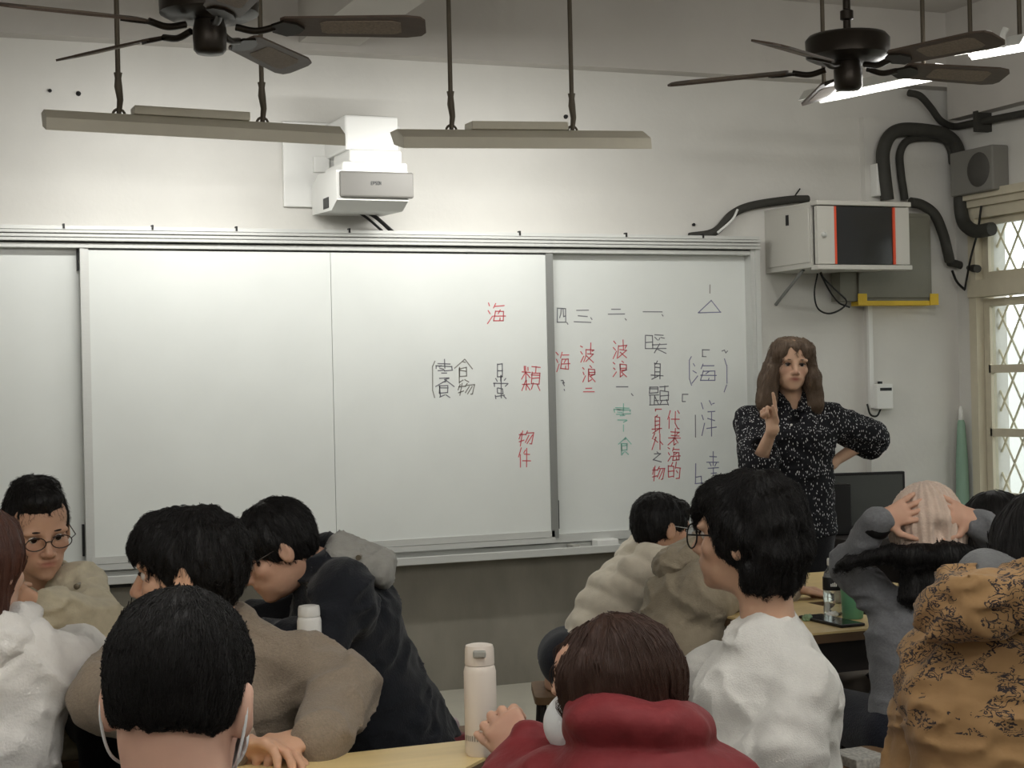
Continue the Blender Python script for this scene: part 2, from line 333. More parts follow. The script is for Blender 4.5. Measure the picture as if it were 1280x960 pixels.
# things lying on the tray
def on_tray(px, w, h, m, name, label, cat):
    x = float(onY(px, 690, D-.07)[0]); mb = MB(); mb.box((x-w/2,D-.1,z_yb+.014), (x+w/2,D-.04,z_yb+.014+h), .004); tag(mb.build(name, m), label, cat)
on_tray(757, .11, .045, WHITEP, 'whiteboard_eraser', 'white eraser block on the whiteboard tray', 'eraser')
on_tray(717, .04, .03, GREYP, 'magnet_box', 'small grey box on the whiteboard tray', 'box')
o = MB(); x = float(onY(150, 720, D-.1)[0]); o.tube([(x-.05,D-.06,z_yb-.01),(x+.05,D-.06,z_yb-.01)], .01); tag(o.build('tray_latch', BLACK), 'black latch under the whiteboard tray', 'latch')

# ------------------------------------------------------------------ projector on its wall mount
pr = empty('wall_projector', (2.08, 6.75, float(onY(470,250,6.6)[2])), 'white short throw projector on a wall arm above the whiteboard', 'projector')
def wallp(px, py, Y=D): return onY(px, py, Y)
a, c = wallp(352, 187), wallp(500, 262)
part('wall_plate', WHITEP, pr, lambda b: b.box((a[0],D-.025,c[2]), (c[0],D,a[2]+.12), .004))
YF = 6.56; f0, f1 = onY(425, 213, YF), onY(518, 248, YF)
part('body', WHITEP, pr, lambda b: b.prism([(f0[0]-.01,YF+.02,f0[2]+.005),(f0[0]-.01,YF+.02,f1[2]-.01),(f0[0]-.01,YF+.1,f1[2]-.045),(f0[0]-.01,YF+.4,f1[2]-.035),(f0[0]-.01,YF+.4,f0[2]-.02),(f0[0]-.01,YF+.3,f0[2]+.02)], (f1[0]-f0[0]-.01,0,0)))
part('front_cover', COVERM, pr, lambda b: b.box((f0[0],YF,f1[2]), (f1[0],YF+.022,f0[2]), .008))
part('body_top', WHITEP, pr, lambda b: b.box((f0[0]+.02,YF+.03,f0[2]), (f1[0]-.015,YF+.3,f0[2]+.045), .012))
part('mount_bracket', WHITEP, pr, lambda b: b.box((f0[0]+.06,YF+.06,f0[2]+.045), (f1[0]-.03,YF+.3,f0[2]+.1), .01))
part('arm', WHITEP, pr, lambda b: b.box((f0[0]+.055,YF+.1,f0[2]+.1), (f1[0]-.03,D,f0[2]+.25), .01))
part('lens_window', BLACK, pr, lambda b: b.box((f0[0]-.0125,YF+.14,f1[2]-.03), (f0[0]-.0095,YF+.22,f1[2]+.015)))
part('socket', WHITEP, pr, lambda b: b.box((a[0]+.13,D-.05,a[2]-.1), (a[0]+.2,D-.02,a[2]-.03), .004))
# maker's name on the front: small grey letters built as strokes
LET = {'E':'9010 1019 1999 1575','P':'1910 10808515','S':'9020 2024 2484 8489 8919','O':'1090991910','N':'1910 1099 9990'}
def letters(txt, px, py, wpx, hpx, Y, m, parent, wid=1.2):
    mb = MB()
    for i, ch in enumerate(txt):
        cx = px+(i-(len(txt)-1)/2)*wpx*1.3
        for st in LET[ch].split():
            pts = [onY(cx+(int(st[k])-4.5)/9*wpx, py+(int(st[k+1])-4.5)/9*hpx, Y) for k in range(0, len(st)-1, 2)]
            for u, v in zip(pts[:-1], pts[1:]):
                d = v-u; n = np.linalg.norm(d)
                if n < 1e-5: continue
                d /= n; nr = np.array([-d[2],0,d[0]])*(wid/2/300); mb.add([u-nr, v-nr, v+nr, u+nr], [(0,1,2,3)])
    return mb.build('maker_name', m, parent)
letters('EPSON', 470, 229, 2.0, 4, YF-.001, mat('print_dark', (60,60,60), .6), pr, .8)
for k, (q0, q1) in enumerate((((428,256),(492,291)), ((432,256),(478,289)))):
    o = MB(); s_, e_ = onY(*q0, 6.86), onY(*q1, D-.03); o.tube(bez([s_, (s_+e_)/2+np.array([0,-.03,.02-.02*k]), e_]), .009 if k == 0 else .006)
    tag(o.build('cable', BLACK), 'black cable hanging from the projector to the whiteboard top' if k == 0 else 'thin black lead beside the projector cable', 'cable')

# ------------------------------------------------------------------ board lamps
HOODW = [(0,0),(.0,0)]
def board_lamp(pxa, pya, pxb, pyb, rods, label):
    Y = 6.1; A, B = onY(pxa, pya, Y), onY(pxb, pyb, Y)            # lower front corner line
    ax = B-A; L = np.linalg.norm(ax); ax /= L; up = np.array([0,0,1.])-ax*ax[2]; up /= np.linalg.norm(up); bk = np.cross(up, ax)   # toward the wall
    r = empty('board_lamp', (A+B)/2, label, 'lamp', 'board lamps')
    # front facet, top facet, back lip (open below, tilted at the board)
    sec = [(0,0),(.004,.045),(.075,.085),(.16,.085),(.16,.08),(.078,.08),(.009,.042),(.005,0)]
    part('hood', HOOD, r, lambda b: b.prism([A+bk*s[0]+up*s[1] for s in sec], ax*L))
    for t, sg in ((0, 1), (L, -1)):
        part('end_cap', HOOD, r, lambda b: b.prism([A+ax*t+bk*s[0]+up*s[1] for s in [(.004,0),(.004,.045),(.075,.083),(.16,.083),(.12,.03)]], ax*.003*sg))
    part('gear_box', HOOD, r, lambda b: b.box((L*.29,.06,.086), (L*.68,.15,.118), .003, frame=(A, (ax, bk, up))))
    TM = mat('tube_glow', (255,255,250), .3, emit=9)
    part('tube', TM, r, lambda b: b.tube([A+ax*.05+bk*.09+up*.045, A+ax*(L-.05)+bk*.09+up*.045], .013))
    for (px, pt, pb) in rods:
        t = (onY(px, pb, Y)-A).dot(ax); q = A+ax*t+bk*.1+up*.09
        def rodf(b):
            z1 = ZC if pt < 0 else zbeam
            b.tube([q+np.array([0,0,.1]), (q[0],q[1],z1)], .0095); b.tube([q+np.array([0,0,.0]), q+np.array([.006,0,.05]), q+np.array([0,0,.1]), q+np.array([0,0,.13]), q+np.array([0,0,.15])], [.009,.012,.015,.012,.016])
        part('rod', RODM, r, rodf)
        hk = MB(); hk.tube([q+ax*(.022*math.cos(s))+up*(.022*math.sin(s)-.006) for s in np.linspace(0, math.pi, 9)], .005, n=6); hk.build('hook', RODM, r)
    ld = bpy.data.lights.new('board_lamp_light', 'AREA'); ld.shape = 'RECTANGLE'; ld.size = L-.1; ld.size_y = .05; ld.energy = TUBE_W; ld.color = (1, .995, .97)
    lo = bpy.data.objects.new('board_lamp_light', ld); link(lo, r); pos = (A+B)/2+bk*.1+up*.028
    dirn = bk*.7-up*.75; dirn /= np.linalg.norm(dirn); zz = -dirn; xx = ax; yy = np.cross(zz, xx)
    m = Matrix([[xx[i], yy[i], zz[i], pos[i]] for i in range(3)]+[[0,0,0,1]]); lo.matrix_parent_inverse = r.matrix_world.inverted(); lo.matrix_basis = m
    return r
board_lamp(58, 162, 432, 182, ((154,-1,132),(336,-1,148)), 'hooded board lamp hanging over the empty side of the whiteboard')
board_lamp(505, 185, 815, 186, ((575,-1,155),(728,-1,155)), 'hooded board lamp hanging over the written side of the whiteboard')

# ------------------------------------------------------------------ ceiling fans
def fan(cpx, cpy, Z, ang0, tilt, label):
    c = P(cpx, cpy, Z); r = empty('ceiling_fan', c, label, 'fan', 'ceiling fans')
    A0 = math.atan2(_F[0], _F[1])
    part('motor_housing', FANM, r, lambda b: b.lathe([(.02,.03),(.12,.035),(.15,.05),(.152,.11),(.14,.125),(.05,.135),(.02,.15)], c))
    part('switch_hub', FANM, r, lambda b: b.lathe([(0,-.075),(.04,-.072),(.05,-.06),(.052,.0),(.045,.03),(.02,.035)], c, n=20))
    part('down_rod', FANM, r, lambda b: [b.tube([c+np.array([0,0,.14]), (c[0],c[1],ZC)], .014), b.lathe([(.014,.18),(.024,.185),(.024,.215),(.014,.22)], c, n=14), b.lathe([(.07,ZC-c[2]),(.06,ZC-c[2]-.05),(.015,ZC-c[2]-.07)], c, n=18)])
    for k in range(5):
        th = math.radians(ang0+72*k)+A0; d = np.array([math.sin(th), math.cos(th), -math.sin(tilt)]); d /= np.linalg.norm(d)
        s = np.array([math.cos(th), -math.sin(th), 0]); pt = math.radians(16); s = s*math.cos(pt)+np.array([0,0,1])*math.sin(pt); n = np.cross(s, d)
        o = c+np.array([0,0,.01])
        part('blade_iron', FANM, r, lambda b: [b.tube(bez([o+d*.08, o+d*.14+np.array([0,0,-.012]), o+d*.2]), [.011]*17), b.prism([o+d*.19+s*.02, o+d*.23+s*.045, o+d*.27+s*.03, o+d*.29, o+d*.27-s*.03, o+d*.23-s*.045, o+d*.19-s*.02], n*-.008)])
        pl = [(.22,.045),(.235,.056),(.6,.066),(.645,.056),(.66,.035),(.66,-.035),(.645,-.056),(.6,-.066),(.235,-.056),(.22,-.045)]
        bl = part('blade', BLADE, r, lambda b: b.prism([o+d*x+s*y for x, y in pl], n*.007))
        q = [(.34,.03),(.36,.038),(.56,.042),(.585,.03),(.585,-.03),(.56,-.042),(.36,-.038),(.34,-.03)]
        part('cane_insert', CANE, bl, lambda b: b.prism([o+d*x+s*y-n*.0015 for x, y in q], n*.01))
fan(262, 38, 5.06, 17, .02, 'brown ceiling fan with cane blades hanging over the empty side of the whiteboard')
fan(1060, 88, 6.0, 0, .02, 'brown ceiling fan with cane blades near the window wall')

# ------------------------------------------------------------------ room lamps
def ceiling_lamp(A, B, label, fins=0, light=ROOM_W, rodz=True):
    A, B = np.array(A), np.array(B); ax = B-A; L = np.linalg.norm(ax); ax /= L; s = np.cross(ax, np.array([0,0,1.])); s /= np.linalg.norm(s); up = np.cross(s, ax); mid = (A+B)/2
    r = empty('ceiling_lamp', mid, label, 'lamp', 'hanging room lamps'); w_ = .07
    part('housing', WHITEP, r, lambda b: b.prism([A+s*y+up*z for y, z in ((-w_,.0),(-.03,.045),(.03,.045),(w_,0),(w_-.004,-.002),(.027,.038),(-.027,.038),(-w_+.004,-.002))], ax*L))
    part('tube', mat('tube_glow', (255,255,250), .3, emit=9), r, lambda b: b.tube([A+ax*.03+up*.012, B-ax*.03+up*.012], .015))
    for k in range(fins): part('reflector_fin', WHITEP, r, lambda b: b.tube(bez([A+ax*L*(.25+.25*k)+s*.06+up*.0, A+ax*L*(.27+.25*k)+s*.075+up*.04, A+ax*L*(.31+.25*k)+s*.07+up*.07]), .012))
    for t in (.12, .88):
        q = A+ax*L*t+up*.045; part('rod', RODM, r, lambda b: b.tube([q, (q[0],q[1],ZC)], .009))
    if light:
        for t in (.25, .75):                       # a bare tube shines all round below its housing
            ld = bpy.data.lights.new('ceiling_lamp_light', 'POINT'); ld.shadow_soft_size = .07; ld.energy = light; ld.color = ROOM_COL
            lo = bpy.data.objects.new('ceiling_lamp_light', ld); link(lo, r); q = A+ax*L*t-up*.08; lo.matrix_parent_inverse = r.matrix_world.inverted(); lo.matrix_basis = Matrix.Translation(tuple(float(v) for v in q))
    return r
zA = 2.62
ceiling_lamp(onZ(1012, 127, zA), onZ(1176, 94, zA), 'lit fluorescent lamp hanging behind the fan near the windows', light=3)
ceiling_lamp(onZ(1204, 72, 2.7), onZ(1285, 58, 2.7), 'short lit lamp with curved white fins near the window wall', fins=3, light=3)
for (x, y) in ((-.9,2.2),(1.0,1.9),(2.9,2.0),(-.9,-.6),(1.0,-.6),(2.9,-.6)):
    ceiling_lamp((x-.6,y,2.75), (x+.6,y,2.75), 'white fluorescent lamp hanging above the rear student tables')

# ------------------------------------------------------------------ network rack, panel box, pipes, small wall things
YRF = 6.54; rl, rr = onY(1020, 250, YRF), onY(1138, 337, YRF)
rk = empty('network_rack', ((rl[0]+rr[0])/2, 6.77, rr[2]), 'pale wall mounted network rack with smoked glass door and red edges', 'rack')
zt, zb_, x0, x1 = float(rl[2]), float(rr[2]), float(rl[0]), float(rr[0])
def shell(b):
    t = .015
    b.box((x0,YRF+.051,zb_+.012), (x0+t,D,zt-.01)); b.box((x1-t,YRF+.051,zb_+.012), (x1,D,zt-.01)); b.box((x0-.001,YRF+.051,zt-.0095), (x1+.001,D,zt-.002)); b.box((x0+t,YRF+.051,zb_+.012), (x1-t,D-.001,zb_+.025)); b.box((x0+t,D-.02,zb_+.026), (x1-t,D-.001,zt-.011))
part('cabinet', RACK, rk, shell)
part('side_panel', RACK, rk, lambda b: b.box((x0-.006,YRF+.06,zb_+.035), (x0,D-.03,zt-.03), .003))
part('vent_slot', BLACK, rk, lambda b: b.box((x0-.008,YRF+.23,zt-.095), (x0-.005,YRF+.255,zt-.045)))
part('top_rail', RACK, rk, lambda b: b.box((x0-.004,YRF-.012,zt-.022), (x1+.004,YRF+.05,zt), .003))
part('bottom_rail', RACK, rk, lambda b: b.box((x0-.004,YRF-.012,zb_-.002), (x1+.004,YRF+.05,zb_+.02), .003))
gx0, gx1 = float(onY(1043, 290, YRF)[0]), float(onY(1119, 290, YRF)[0])
door = part('door', RACK, rk, lambda b: b.box((x0+.004,YRF,zb_+.024), (gx0,YRF+.025,zt-.026)))
part('door_stile', RACK, rk, lambda b: b.box((gx1,YRF,zb_+.024), (x1-.002,YRF+.025,zt-.026)))
part('door_glass', GLASSD, door, lambda b: b.box((gx0,YRF+.006,zb_+.024), (gx1,YRF+.012,zt-.026)))
for x in (gx0, gx1-.011): part('red_strip', REDE, door, lambda b: b.box((x,YRF-.002,zb_+.024), (x+.011,YRF+.008,zt-.026)))
part('door_knob', ALU, door, lambda b: b.lathe([(.012,0),(.012,.015),(.008,.022)], (x0+.035,YRF,(zt+zb_)/2+.0), n=14, axis=(np.array([1,0,0.]), np.array([0,0,1.]), np.array([0,-1.,0]))))
part('shelf', GREYP, rk, lambda b: b.box((x0+.02,YRF+.03,(zt+zb_)/2-.012), (x1-.02,D-.03,(zt+zb_)/2)))
part('shelf_device', GREYP, rk, lambda b: b.box((gx0+.17,YRF+.06,zb_+.03), (gx1-.02,YRF+.2,zb_+.11)))
part('bracket', ALUD, rk, lambda b: b.tube([(x0+.05,YRF+.2,zb_+.01),(x0+.05,D-.005,zb_-.14)], .008))
# grey electrical panel box with yellow tape
p0, p1 = onY(1074, 265, D-.12), onY(1165, 376, D-.12)
pb_ = empty('electrical_panel', ((p0[0]+p1[0])/2, D-.06, p1[2]), 'olive grey electrical panel box edged with yellow tape below the rack', 'panel box')
part('box', PANELM, pb_, lambda b: b.box((p0[0]-.12,D-.12,p1[2]), (p1[0],D-.04,p0[2])))
part('panel_door', PANELM, pb_, lambda b: b.box((p0[0]-.02,D-.132,p1[2]+.015), (p1[0]-.02,D-.12,p0[2]-.02), .003))
part('tape_strip', YEL, pb_, lambda b: b.box((p0[0]-.005,D-.128,p1[2]-.022), (p1[0]+.01,D-.04,p1[2])))
for x in (p0[0], p1[0]+.005): part('tape_corner', YEL, pb_, lambda b: b.box((x-.025,D-.134,p1[2]-.022), (x+.025,D-.128,p1[2]+.035)))
# socket grey conduit box beside
p = onY(1062, 362, D-.06); tag(part('junction_box', PANELM, None, lambda b: b.box((p[0]-.05,D-.1,p[2]-.06), (p[0]+.03,D-.04,p[2]+.12))), 'small grey junction box tucked under the rack', 'box')
# loose cables under the rack
for k, pts in enumerate(([(1022,342),(1018,365),(1022,385),(1036,392),(1052,386),(1058,376),(1044,362),(1030,348),(1026,340)], [(1025,341),(1036,362),(1048,378),(1062,384)], [(1095,340),(1090,360),(1083,372)], [(1098,338),(1096,356),(1084,378)])):
    o = MB(); o.tube(bez([onY(x, y, D-.16+.02*k) for x, y in pts], 6), .0045, n=6); tag(o.build('loose_cable', BLACK), ['looped black cable dangling under the rack', 'thin black cable hanging beside the looped cable', 'short black cable in front of the panel box', 'black cable running down to the yellow tape'][k], 'cable')
# conduit trunk from rack to whiteboard
o = MB(); o.tube(bez([onY(862,296,D-.02), onY(893,290,D-.03), onY(915,268,D-.03), onY(940,257,D-.03), onY(985,250,D-.03), onY(1010,249,D-.03)], 8), [.02]*41); tag(o.build('trunk_cable', PIPE), 'grey cable trunk curving from the whiteboard top to the rack', 'cable')
o = MB(); o.tube(bez([onY(897,291,D-.06), onY(915,275,D-.06), onY(922,262,D-.05)], 6), .006, n=6); tag(o.build('tie_cable', WHITEP), 'thin white cable tied along the cable trunk', 'cable')
o = MB(); o.tube([onY(990,250,D-.03), onY(1000,236,D-.02)], .004, n=6); tag(o.build('antenna', BLACK), 'thin black antenna rod above the rack', 'antenna')
# router
rt = empty('wifi_router', onY(1097, 245, D-.06), 'white wall router with a red light above the rack', 'router')
q0, q1 = onY(1087, 206, D-.04), onY(1107, 247, D-.04)
part('case', WHITEP, rt, lambda b: b.box((q0[0],D-.1,q1[2]), (q1[0],D-.04,q0[2]), .006))
q = onY(1103, 224, D-.1); part('status_light', mat('led_red', (255,90,50), .4, emit=4), rt, lambda b: b.box((q[0]-.004,D-.103,q[2]-.004), (q[0]+.004,D-.098,q[2]+.004)))
# insulated pipes
def pipe(pts, r, label, Y=D-.09): o = MB(); o.tube(bez(pts, 8), r, n=12); tag(o.build('insulated_pipe', PIPE), label, 'pipe')
W = lambda px, py, d=.1: onY(px, py, D-d)
pipe([W(1109,250), W(1105,215), W(1104,190), W(1112,170), W(1128,162), W(1158,163), W(1180,168), W(1194,180), onX(1199,200,XR-.05), onX(1200,235,XR-.05), onX(1201,262,XR-.05), onX(1206,280,XR-.05), onX(1220,289,XR-.06), onX(1240,286,XR-.055)], .034, 'thick dark insulated pipe arching over the corner above the rack')
pipe([W(1131,250,.07), W(1126,215,.07), W(1125,192,.07), W(1133,177,.07), W(1150,172,.07), W(1178,174,.07), W(1188,186,.07), W(1191,204,.09)], .02, 'thinner dark pipe arching inside the thick one')
pipe([W(1138,253,.12), W(1152,256,.12), W(1168,268,.12), W(1178,290,.12), W(1184,312,.12), W(1187,326,.1)], .026, 'dark flexible pipe curving down beside the panel box')
pipe([onY(1136,116,D-.12), onY(1150,120,D-.12), onY(1163,134,D-.1), onY(1176,151,D-.08), onY(1192,158,D-.06), onX(1212,155,XR-.05), onX(1245,148.5,XR-.05), onX(1300,138,XR-.05)], .018, 'dark conduit bending down from the ceiling onto the window wall')
q = onX(1227,152,XR-.05); o = MB(); o.box((XR-.09,q[1]-.015,q[2]-.05), (XR,q[1]+.015,q[2]+.05)); tag(o.build('pipe_clip', PIPE), 'dark clip holding the conduit on the window wall', 'clip')
pipe([W(1186,328,.08), W(1196,330,.08), W(1208,334,.08), onX(1222,336,XR-.03)], .02, 'short dark pipe entering the window frame corner')
o = MB(); o.tube(bez([onX(1229,243,XR-.03), onX(1226,262,XR-.03), onX(1222,290,XR-.06), onX(1214,320,XR-.06), onX(1209,345,XR-.05), onX(1206,362,XR-.05)], 6), .006, n=6); tag(o.build('loose_cable', BLACK), 'thin black cable hanging down beside the window head', 'cable')
o = MB(); o.tube(bez([W(1190,338), W(1196,352), W(1206,362), W(1214,366)], 6), .007, n=6); tag(o.build('loose_cable', BLACK), 'short black cable end curling at the window corner', 'cable')
# wall speaker
s0, s1 = onX(1207, 190, XR), onX(1262, 237, XR); sz0, sz1 = float(onX(1235,240,XR-.05)[2]), float(onX(1235,184,XR-.05)[2])
sp = empty('wall_speaker', (XR, (s0[1]+s1[1])/2, sz0), 'grey boxy wall speaker with a round grille above the window', 'speaker')
part('cabinet', mat('speaker_grey', (128,126,120), .6), sp, lambda b: b.box((XR-.1,s1[1],sz0), (XR,s0[1],sz1), .008))
q = onX(1223, 212, XR-.1); part('grille', mat('speaker_grille', (78,76,72), .7), sp, lambda b: b.lathe([(.0,.012),(.03,.014),(.075,.01),(.085,.0)], (XR-.1,q[1],q[2]), n=24, axis=(np.array([0,1,0.]), np.array([0,0,1.]), np.array([-1.,0,0]))))
# energy meter and conduit
m0, m1 = onY(1091, 480, D-.05), onY(1112, 511, D-.05)
mt = empty('wall_meter', ((m0[0]+m1[0])/2, D-.04, m1[2]), 'small white wall meter with a dark display', 'meter')
part('case', WHITEP, mt, lambda b: b.box((m0[0],D-.085,m1[2]), (m1[0],D-.04,m0[2]), .005))
part('display', BLACK, mt, lambda b: b.box((m0[0]+.018,D-.087,m0[2]-.035), (m1[0]-.01,D-.084,m0[2]-.02)))
part('stub', BLACK, mt, lambda b: b.box(((m0[0]+m1[0])/2-.02,D-.07,m0[2]), ((m0[0]+m1[0])/2-.005,D-.05,m0[2]+.012)))
part('lead', BLACK, mt, lambda b: b.tube(bez([onY(1101,511,D-.06), onY(1096,520,D-.06), onY(1088,518,D-.055), onY(1084,505,D-.05)], 6), .005, n=6))
o = MB(); qa, qb = onY(1082.5, 372, D-.02), onY(1085, 510, D-.02); o.box((qa[0]-.012,D-.055,qb[2]), (qa[0]+.012,D-.038,qa[2])); tag(o.build('cable_cover', WHITEP), 'narrow white cable cover running down to the wall meter', 'cable cover')
# rolled umbrella hanging in the corner
u0, u1 = onX(1203, 520, XR-.04), onX(1204, 640, XR-.04)
um = empty('rolled_umbrella', u1, 'folded pale green umbrella standing in the window corner', 'umbrella')
part('canopy', mat('umbrella_green', (140,170,150), .7, noise=.12, stretch=(1,1,.2)), um, lambda b: b.lathe([(.014,1.1),(.02,1.08),(.03,.9),(.038,.55),(.034,.25),(.012,.02)], (u1[0],u1[1],float(u0[2])-1.12), n=14))
part('handle', WHITEP, um, lambda b: b.lathe([(.008,.0),(.012,.01),(.012,.06),(.006,.08)], (u1[0],u1[1],float(u0[2])-.03), n=12))
part('ferrule', GREYP, um, lambda b: b.lathe([(.005,.0885),(.008,float(u0[2])-1.1)], (u1[0],u1[1],0), n=10))
# dark spots and nails on the wall
for k, (px, py) in enumerate(((98,117),(62,114),(707,146),(866,281),(902,284),(1119,406))):
    q = onY(px, py, D); o = MB(); o.lathe([(.011 if k in (0,2) else .006,0),(.008,.012),(.0,.016)], (q[0],D,q[2]), n=8, axis=(np.array([1,0,0.]), np.array([0,0,1.]), np.array([0,-1.,0]))); tag(o.build('wall_nail', BLACK), 'small dark nail stub in the front wall', 'nail', 'nail stubs in the front wall')
# ------------------------------------------------------------------ tables
TZ = .75
def rounded(poly, r=.04, n=4):
    out = []; m = len(poly)
    for i in range(m):
        p, a, c = [np.array(poly[j % m], float) for j in (i, i-1, i+1)]
        u, v = a-p, c-p; ru = min(r, np.linalg.norm(u)*.4); rv = min(r, np.linalg.norm(v)*.4); A, B = p+u/np.linalg.norm(u)*ru, p+v/np.linalg.norm(v)*rv
        for k in range(n+1): t = k/n; out.append((1-t)**2*A+2*t*(1-t)*p+t*t*B)
    return out
def inset(poly, d):
    c = np.mean(np.array(poly), 0); return [np.array(p)+(c-np.array(p))/np.linalg.norm(c-np.array(p))*d for p in poly]
def table(poly, label, r=.04):
    c = np.mean(np.array(poly), 0); t = empty('student_table', (c[0],c[1],0), label, 'table', 'student tables')
    rp = rounded(poly, r)
    part('table_top', WOOD, t, lambda b: b.prism([(p[0],p[1],TZ-.006) for p in rp], (0,0,.006)))
    part('edge_band', EDGE, t, lambda b: b.prism([(p[0],p[1],TZ-.03) for p in rp], (0,0,.024)))
    ip = inset(poly, .09)
    part('book_box', UNDER, t, lambda b: b.prism([(p[0],p[1],TZ-.13) for p in ip], (0,0,.1)))
    for p in inset(poly, .11): part('leg', UNDER, t, lambda b: b.tube([(p[0],p[1],0),(p[0],p[1],TZ-.15)], .018))
    return t
table([(1.27,3.045),(-.25,3.045),(.05,2.5),(.72,2.5)], 'pale wood trapezoid table holding the tall white flask', .07)
table([(1.215,3.915),(1.215,4.68),(.585,4.68),(.585,3.68),(.97,3.68)], 'pale wood table beside the man in the dark jacket', .03)
table([(.56,4.04),(.56,4.68),(-.6,4.68),(-.6,3.72),(.3,3.76)], 'pale wood table under the arm of the white hoodie', .03)
table([(2.42,3.875),(2.78,3.875),(2.78,4.445),(2.42,4.445)], 'pale wood table holding the water bottle and phone', .02)
table([(2.62,4.455),(3.3,4.455),(3.3,5.1),(2.62,5.1)], 'pale wood table with a hand resting on it', .02)
# ------------------------------------------------------------------ stools
SEATM = mat('stool_seat_wood', (120,92,64), .6, noise=.15)
def stool(x, y, label, rz=0, h=.45):
    o = empty('stool', (x,y,0), label, 'stool', 'student stools'); ca, sa = math.cos(rz), math.sin(rz); q = lambda u, v, z: (x+u*ca-v*sa, y+u*sa+v*ca, z)
    part('seat', SEATM, o, lambda b: b.prism([q(u,v,h-.025) for u, v in rounded([(-.16,-.13),(.16,-.13),(.16,.13),(-.16,.13)], .03)], (0,0,.025)))
    for u in (-1,1):
        for v in (-1,1): part('leg', UNDER, o, lambda b: b.tube([q(u*.15,v*.12,0), q(u*.13,v*.1,h-.025)], .011, n=8))
    part('rail', UNDER, o, lambda b: [b.tube([q(-.145,v*.115,.15), q(.145,v*.115,.15)], .008, n=6) for v in (-1,1)])
    return o
# ------------------------------------------------------------------ things on tables
def flask(px, py, z, r, h, label, lid=.19, body=(226,215,204), name='flask', writing=True):
    c = onZ(px, py, z); m = mat('flask_%d' % body[0], body, .38); o = empty(name, c, label, 'bottle')
    hb = h*(1-lid)
    part('body', m, o, lambda b: b.lathe([(r*.9,0),(r,.006),(r,hb*.93),(r*.93,hb*.985),(r*.88,hb)], c, n=32))
    part('lid', m, o, lambda b: b.lathe([(r*.9,hb+.001),(r*.92,hb+.004),(r*.9,h*.955),(r*.84,h*.99),(r*.6,h)], c, n=32))
    return o, c, hb
o, c, hb = flask(602, 943, TZ, .0305, .208, 'tall pinkish white steel flask on the front table')
v = CAM-c; v[2] = 0; v /= np.linalg.norm(v); sv = np.cross(np.array([0,0,1.]), v)
part('lid_button', GREYP, o, lambda b: b.box((-.012,.024,.186), (.012,.034,.2), .003, frame=(c, (sv, v, np.array([0,0,1.])))))
part('print', mat('print_grey', (150,142,136), .6), o, lambda b: [b.prism([c+v*.0308*math.cos(a)+sv*.0308*math.sin(a)+np.array([0,0,.03]), c+v*.0308*math.cos(a+.09)+sv*.0308*math.sin(a+.09)+np.array([0,0,.03]), c+v*.0308*math.cos(a+.09)+sv*.0308*math.sin(a+.09)+np.array([0,0,.04]), c+v*.0308*math.cos(a)+sv*.0308*math.sin(a)+np.array([0,0,.04])], v*.0006) for a in np.arange(-1.3, -.1, .17)])
flask(388, 845, TZ, .0295, .172, 'slim white bottle beside the dark jacket', lid=.16, body=(232,230,226))
# water bottle
c = onZ(1041.5, 769, TZ); wb_ = empty('water_bottle', c, 'clear plastic water bottle with a black label and white cap', 'bottle')
part('body', CLEAR, wb_, lambda b: b.lathe([(.02,0),(.027,.004),(.028,.02),(.026,.035),(.028,.05),(.028,.105),(.024,.125),(.014,.138),(.0125,.146)], c, n=28))
part('water', mat('water_clear', (240,246,246), .02, trans=1), wb_, lambda b: b.lathe([(.019,.002),(.0255,.006),(.0265,.02),(.0245,.035),(.0265,.05),(.0265,.08)], c, n=24))
part('label', mat('label_black', (20,20,22), .5), wb_, lambda b: b.lathe([(.0285,.075),(.0287,.076),(.0287,.112),(.0283,.113)], c, n=28))
part('cap', WHITEP, wb_, lambda b: b.lathe([(.0135,.146),(.015,.148),(.015,.164),(.0135,.167)], c, n=20))
v = CAM-c; v[2] = 0; v /= np.linalg.norm(v); sv = np.cross(np.array([0,0,1.]), v)
part('label_print', WHITEP, wb_, lambda b: [b.box((dx-.0016,.0282,.087), (dx+.0016,.0292,.087+hh), 0, frame=(c, (sv, v, np.array([0,0,1.])))) for dx, hh in ((-.004,.008),(.001,.01),(.006,.012),(.0105,.012))])
# green cup, phone, tissue, paper
c = onZ(1066, 773, TZ); gc = empty('green_tumbler', c, 'translucent green tumbler behind the phone', 'cup')
part('cup', mat('cup_green', (112,176,138), .35, trans=.25), gc, lambda b: b.lathe([(.026,0),(.03,.004),(.034,.1),(.0335,.115),(.0315,.115),(.028,.008),(0,.006)], c, n=28))
part('rim', mat('cup_rim', (140,190,180), .4), gc, lambda b: b.lathe([(.0345,.108),(.0365,.11),(.0365,.116),(.0335,.116)], c, n=28))
p0, p1, p2 = onZ(1024, 771, TZ), onZ(1078, 783, TZ), onZ(1030, 776.5, TZ)
ax = p1-p0; ax[2] = 0; L = np.linalg.norm(ax); ax /= L; ay = np.cross(np.array([0,0,1.]), ax); ph = empty('smartphone', p0, 'black smartphone lying face up near the table edge', 'phone')
part('case', BLACK, ph, lambda b: b.box((0,-.07,0), (L,0.01,.009), .003, frame=(p0, (ax, ay, np.array([0,0,1.])))))
part('screen', GLASSD, ph, lambda b: b.box((.005,-.065,.0088), (L-.005,.005,.0096), 0, frame=(p0, (ax, ay, np.array([0,0,1.])))))
